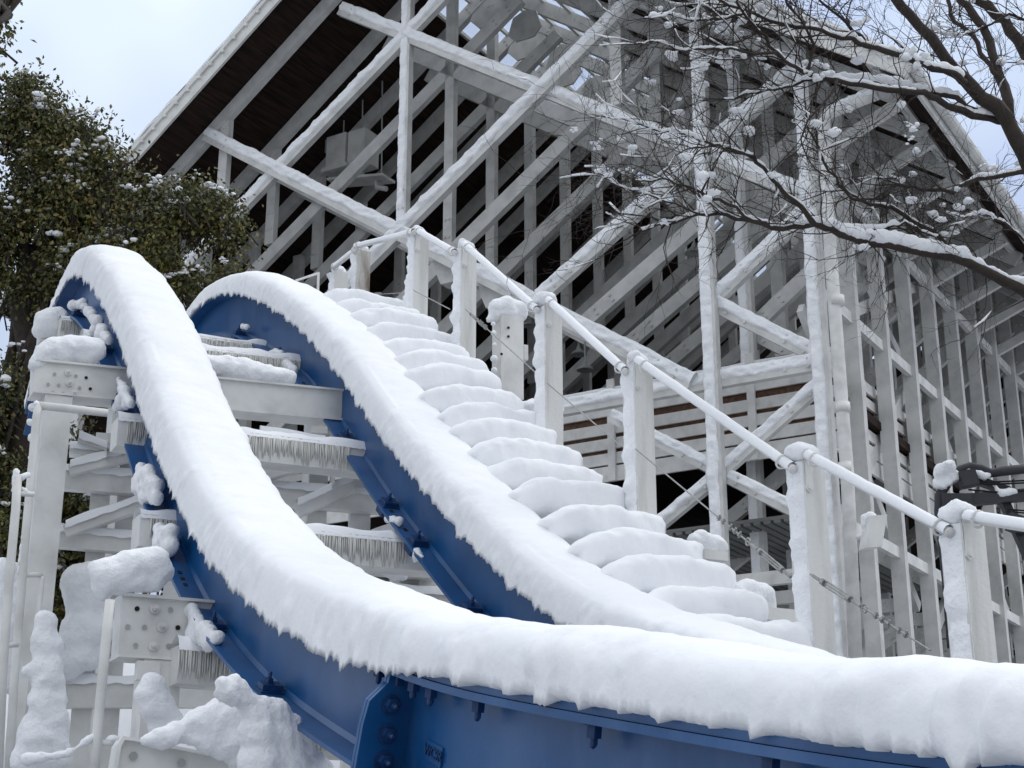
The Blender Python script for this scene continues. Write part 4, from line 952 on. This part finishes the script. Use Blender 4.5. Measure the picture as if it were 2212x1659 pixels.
def twig(p, d, L, r, lev):
    n = 5 if lev < 3 else 3; pts = [p]; q = p.copy()
    for i in range(n):
        d = (d + Vector((rb.gauss(0, .22), rb.gauss(0, .22), rb.gauss(0, .22) + (.03 if lev == 1 else -.01)))).normalized(); q = q + d * L / n; pts.append(q.copy())
    rr = [r * (1 - .75 * i / n) for i in range(n + 1)]; tw.tube(pts, rr, 4 if r < .004 else 5, False)
    if lev <= 2 and rb.random() < (.16 if lev == 1 else .05) and abs(d.z) < .8:
        k_ = rb.randint(0, n - 2); ridge.tube([pts[x] + Z3 * (rr[x] + .003) for x in range(k_, n + 1)][:4], [.002] + [rb.uniform(.003, .007) for x in range(k_, n + 1)][:3], 6)
    if rb.random() < .008 and lev > 1: snowpts.append((pts[rb.randint(1, n)], rb.uniform(.012, .03)))
    if lev == 1 and rb.random() < .12: snowpts.append((pts[2], rb.uniform(.012, .03)))
    if lev < 4:
        for i in range(rb.randint(2, 3) if lev < 3 else rb.randint(0, 2)):
            k = rb.randint(1, n); ax = Vector((rb.gauss(0, 1), rb.gauss(0, 1), rb.gauss(0, 1))).normalized(); dd = (d + ax * .75).normalized()
            twig(pts[k], dd, L * rb.uniform(.45, .7), max(.0011, r * .55), lev + 1)
MPP = lambda p: (p.y * math.cos(PITCH) + p.z * math.sin(PITCH)) / FPX
for li, (px, w0, w1, y0, y1) in enumerate(LIMBS):
    n = len(px); pts = [hy(u, v, y0 + (y1 - y0) * i / (n - 1)) for i, (u, v) in enumerate(px)]
    pts = jit(pts, .035); m = len(pts); rr = [max(.003, (w0 + (w1 - w0) * (i / (m - 1)) ** .8) / 2 * MPP(pts[i]) * (1.12 + .12 * rb.gauss(0, .5))) for i in range(m)]
    if li == 0: pts = [Vector((bt.location.x, bt.location.y, GZ))] + pts; rr = [.12] + rr; m += 1
    ob('trunk' if li == 0 else 'limb', MB().tube(pts, rr, 9), BARK, bt, True)
    for i in range(1, m - 1):
        d = (pts[i + 1] - pts[i]).normalized(); vis = pts[i]
        for _ in range(1 if rr[i] > .012 else 2):
            ax = Vector((rb.gauss(0, 1), rb.gauss(0, .8), rb.gauss(0, 1))).normalized(); dd = (d * .8 + ax).normalized()
            if rb.random() < .75: twig(pts[i].lerp(pts[i + 1], rb.random()), dd, rb.uniform(.22, .55), min(.0045, rr[i] * .6), 1)
    # last bit carries on as twig
    twig(pts[-1], (pts[-1] - pts[-2]).normalized(), .4, rr[-1] * .8, 1)
    # snow sitting along the limb: broken ridges that follow its upper side
    run = []; rad = []
    for i in range(1, m - 1):
        for kk in range(7):
            c = pts[i].lerp(pts[i + 1], kk / 7); r0 = rr[i] + (rr[i + 1] - rr[i]) * kk / 7; d = (pts[i + 1] - pts[i]).normalized(); flat = (1 - abs(d.z) ** 1.5)
            s_ = n3(c.x * 1.6, li * 2.1, c.z * 1.6) + .5 * n3(c.x * 5, li, c.z * 5) + .24
            if s_ > 0 and flat > .25:
                q = min(.05, (r0 * .9 + .005) * (.55 + 1.5 * s_) * flat * (1 + .5 * n3(c.x * 22, li, c.z * 22))); run.append(c + Z3 * (r0 * .7 + q * .45)); rad.append(max(.003, q))
            else:
                if len(run) > 2: ridge.tube(run, [.002] + rad[1:-1] + [.002], 8)
                run = []; rad = []
    if len(run) > 2: ridge.tube(run, [.002] + rad[1:-1] + [.002], 8)
    for i in range(1, m - 1):
        d = pts[i + 1] - pts[i]; L = d.length; flat = 1 - abs(d.normalized().z)
        if n3(i * .35, li * 1.7, 2) > -.02 and flat > .3:
            k = 0
            while k < 1 and rb.random() < .0:
                c = pts[i] + d * k; s_ = (.35 + .65 * rb.random()) * (.4 + 1.0 * abs(n3(i * .9 + k, li, 1))) * flat; r = min(.045, max(.009, rr[i] * .95 + .006)) * (.45 + s_)
                snowpts.append((c + Z3 * (rr[i] * .75 + r * .2), r)); k += r * 1.1 / L
ob('twigs', tw, BARK, bt)['kind'] = 'stuff'
for (u, v, r) in [(1565, 45, 26), (1590, 70, 20), (1640, 25, 24), (1545, 120, 18), (1320, 360, 15), (1345, 300, 10), (1290, 310, 14), (1310, 375, 12), (1355, 365, 9), (1735, 155, 20), (1760, 165, 16), (1790, 155, 16), (1860, 50, 16), (1975, 275, 14), (1965, 300, 10), (1980, 130, 22), (1995, 125, 18), (1640, 130, 14), (1655, 145, 12), (1240, 280, 10), (1665, 380, 12)]:
    p = hy(u, v, 7.6)
    for _ in range(5): snowpts.append((p + Vector((rb.gauss(0, .6), rb.gauss(0, .4), rb.gauss(0, .45))) * r * MPP(p), r * .42 * MPP(p) * rb.uniform(.6, 1.2)))
mb = MB()
for i, (c, r) in enumerate(snowpts): mb.ball(c, (r * rb.uniform(.9, 1.5), r * rb.uniform(.8, 1.2), r * rb.uniform(.6, .95)), i * .37, .55, 2 if r > .014 else 1, 3.2)
ob('snow', mb, SNOWL, bt, True)['kind'] = 'stuff'
for i, v in enumerate(ridge.v):
    v = Vector(v); ridge.v[i] = tuple(v + Vector((fr(v * 30, 2), fr(v * 30 + Vector((9, 0, 0)), 2), fr(v * 30 + Vector((0, 9, 0)), 2))) * .006)
ob('snow_ridge', ridge, SNOWL, bt, True)['kind'] = 'stuff'
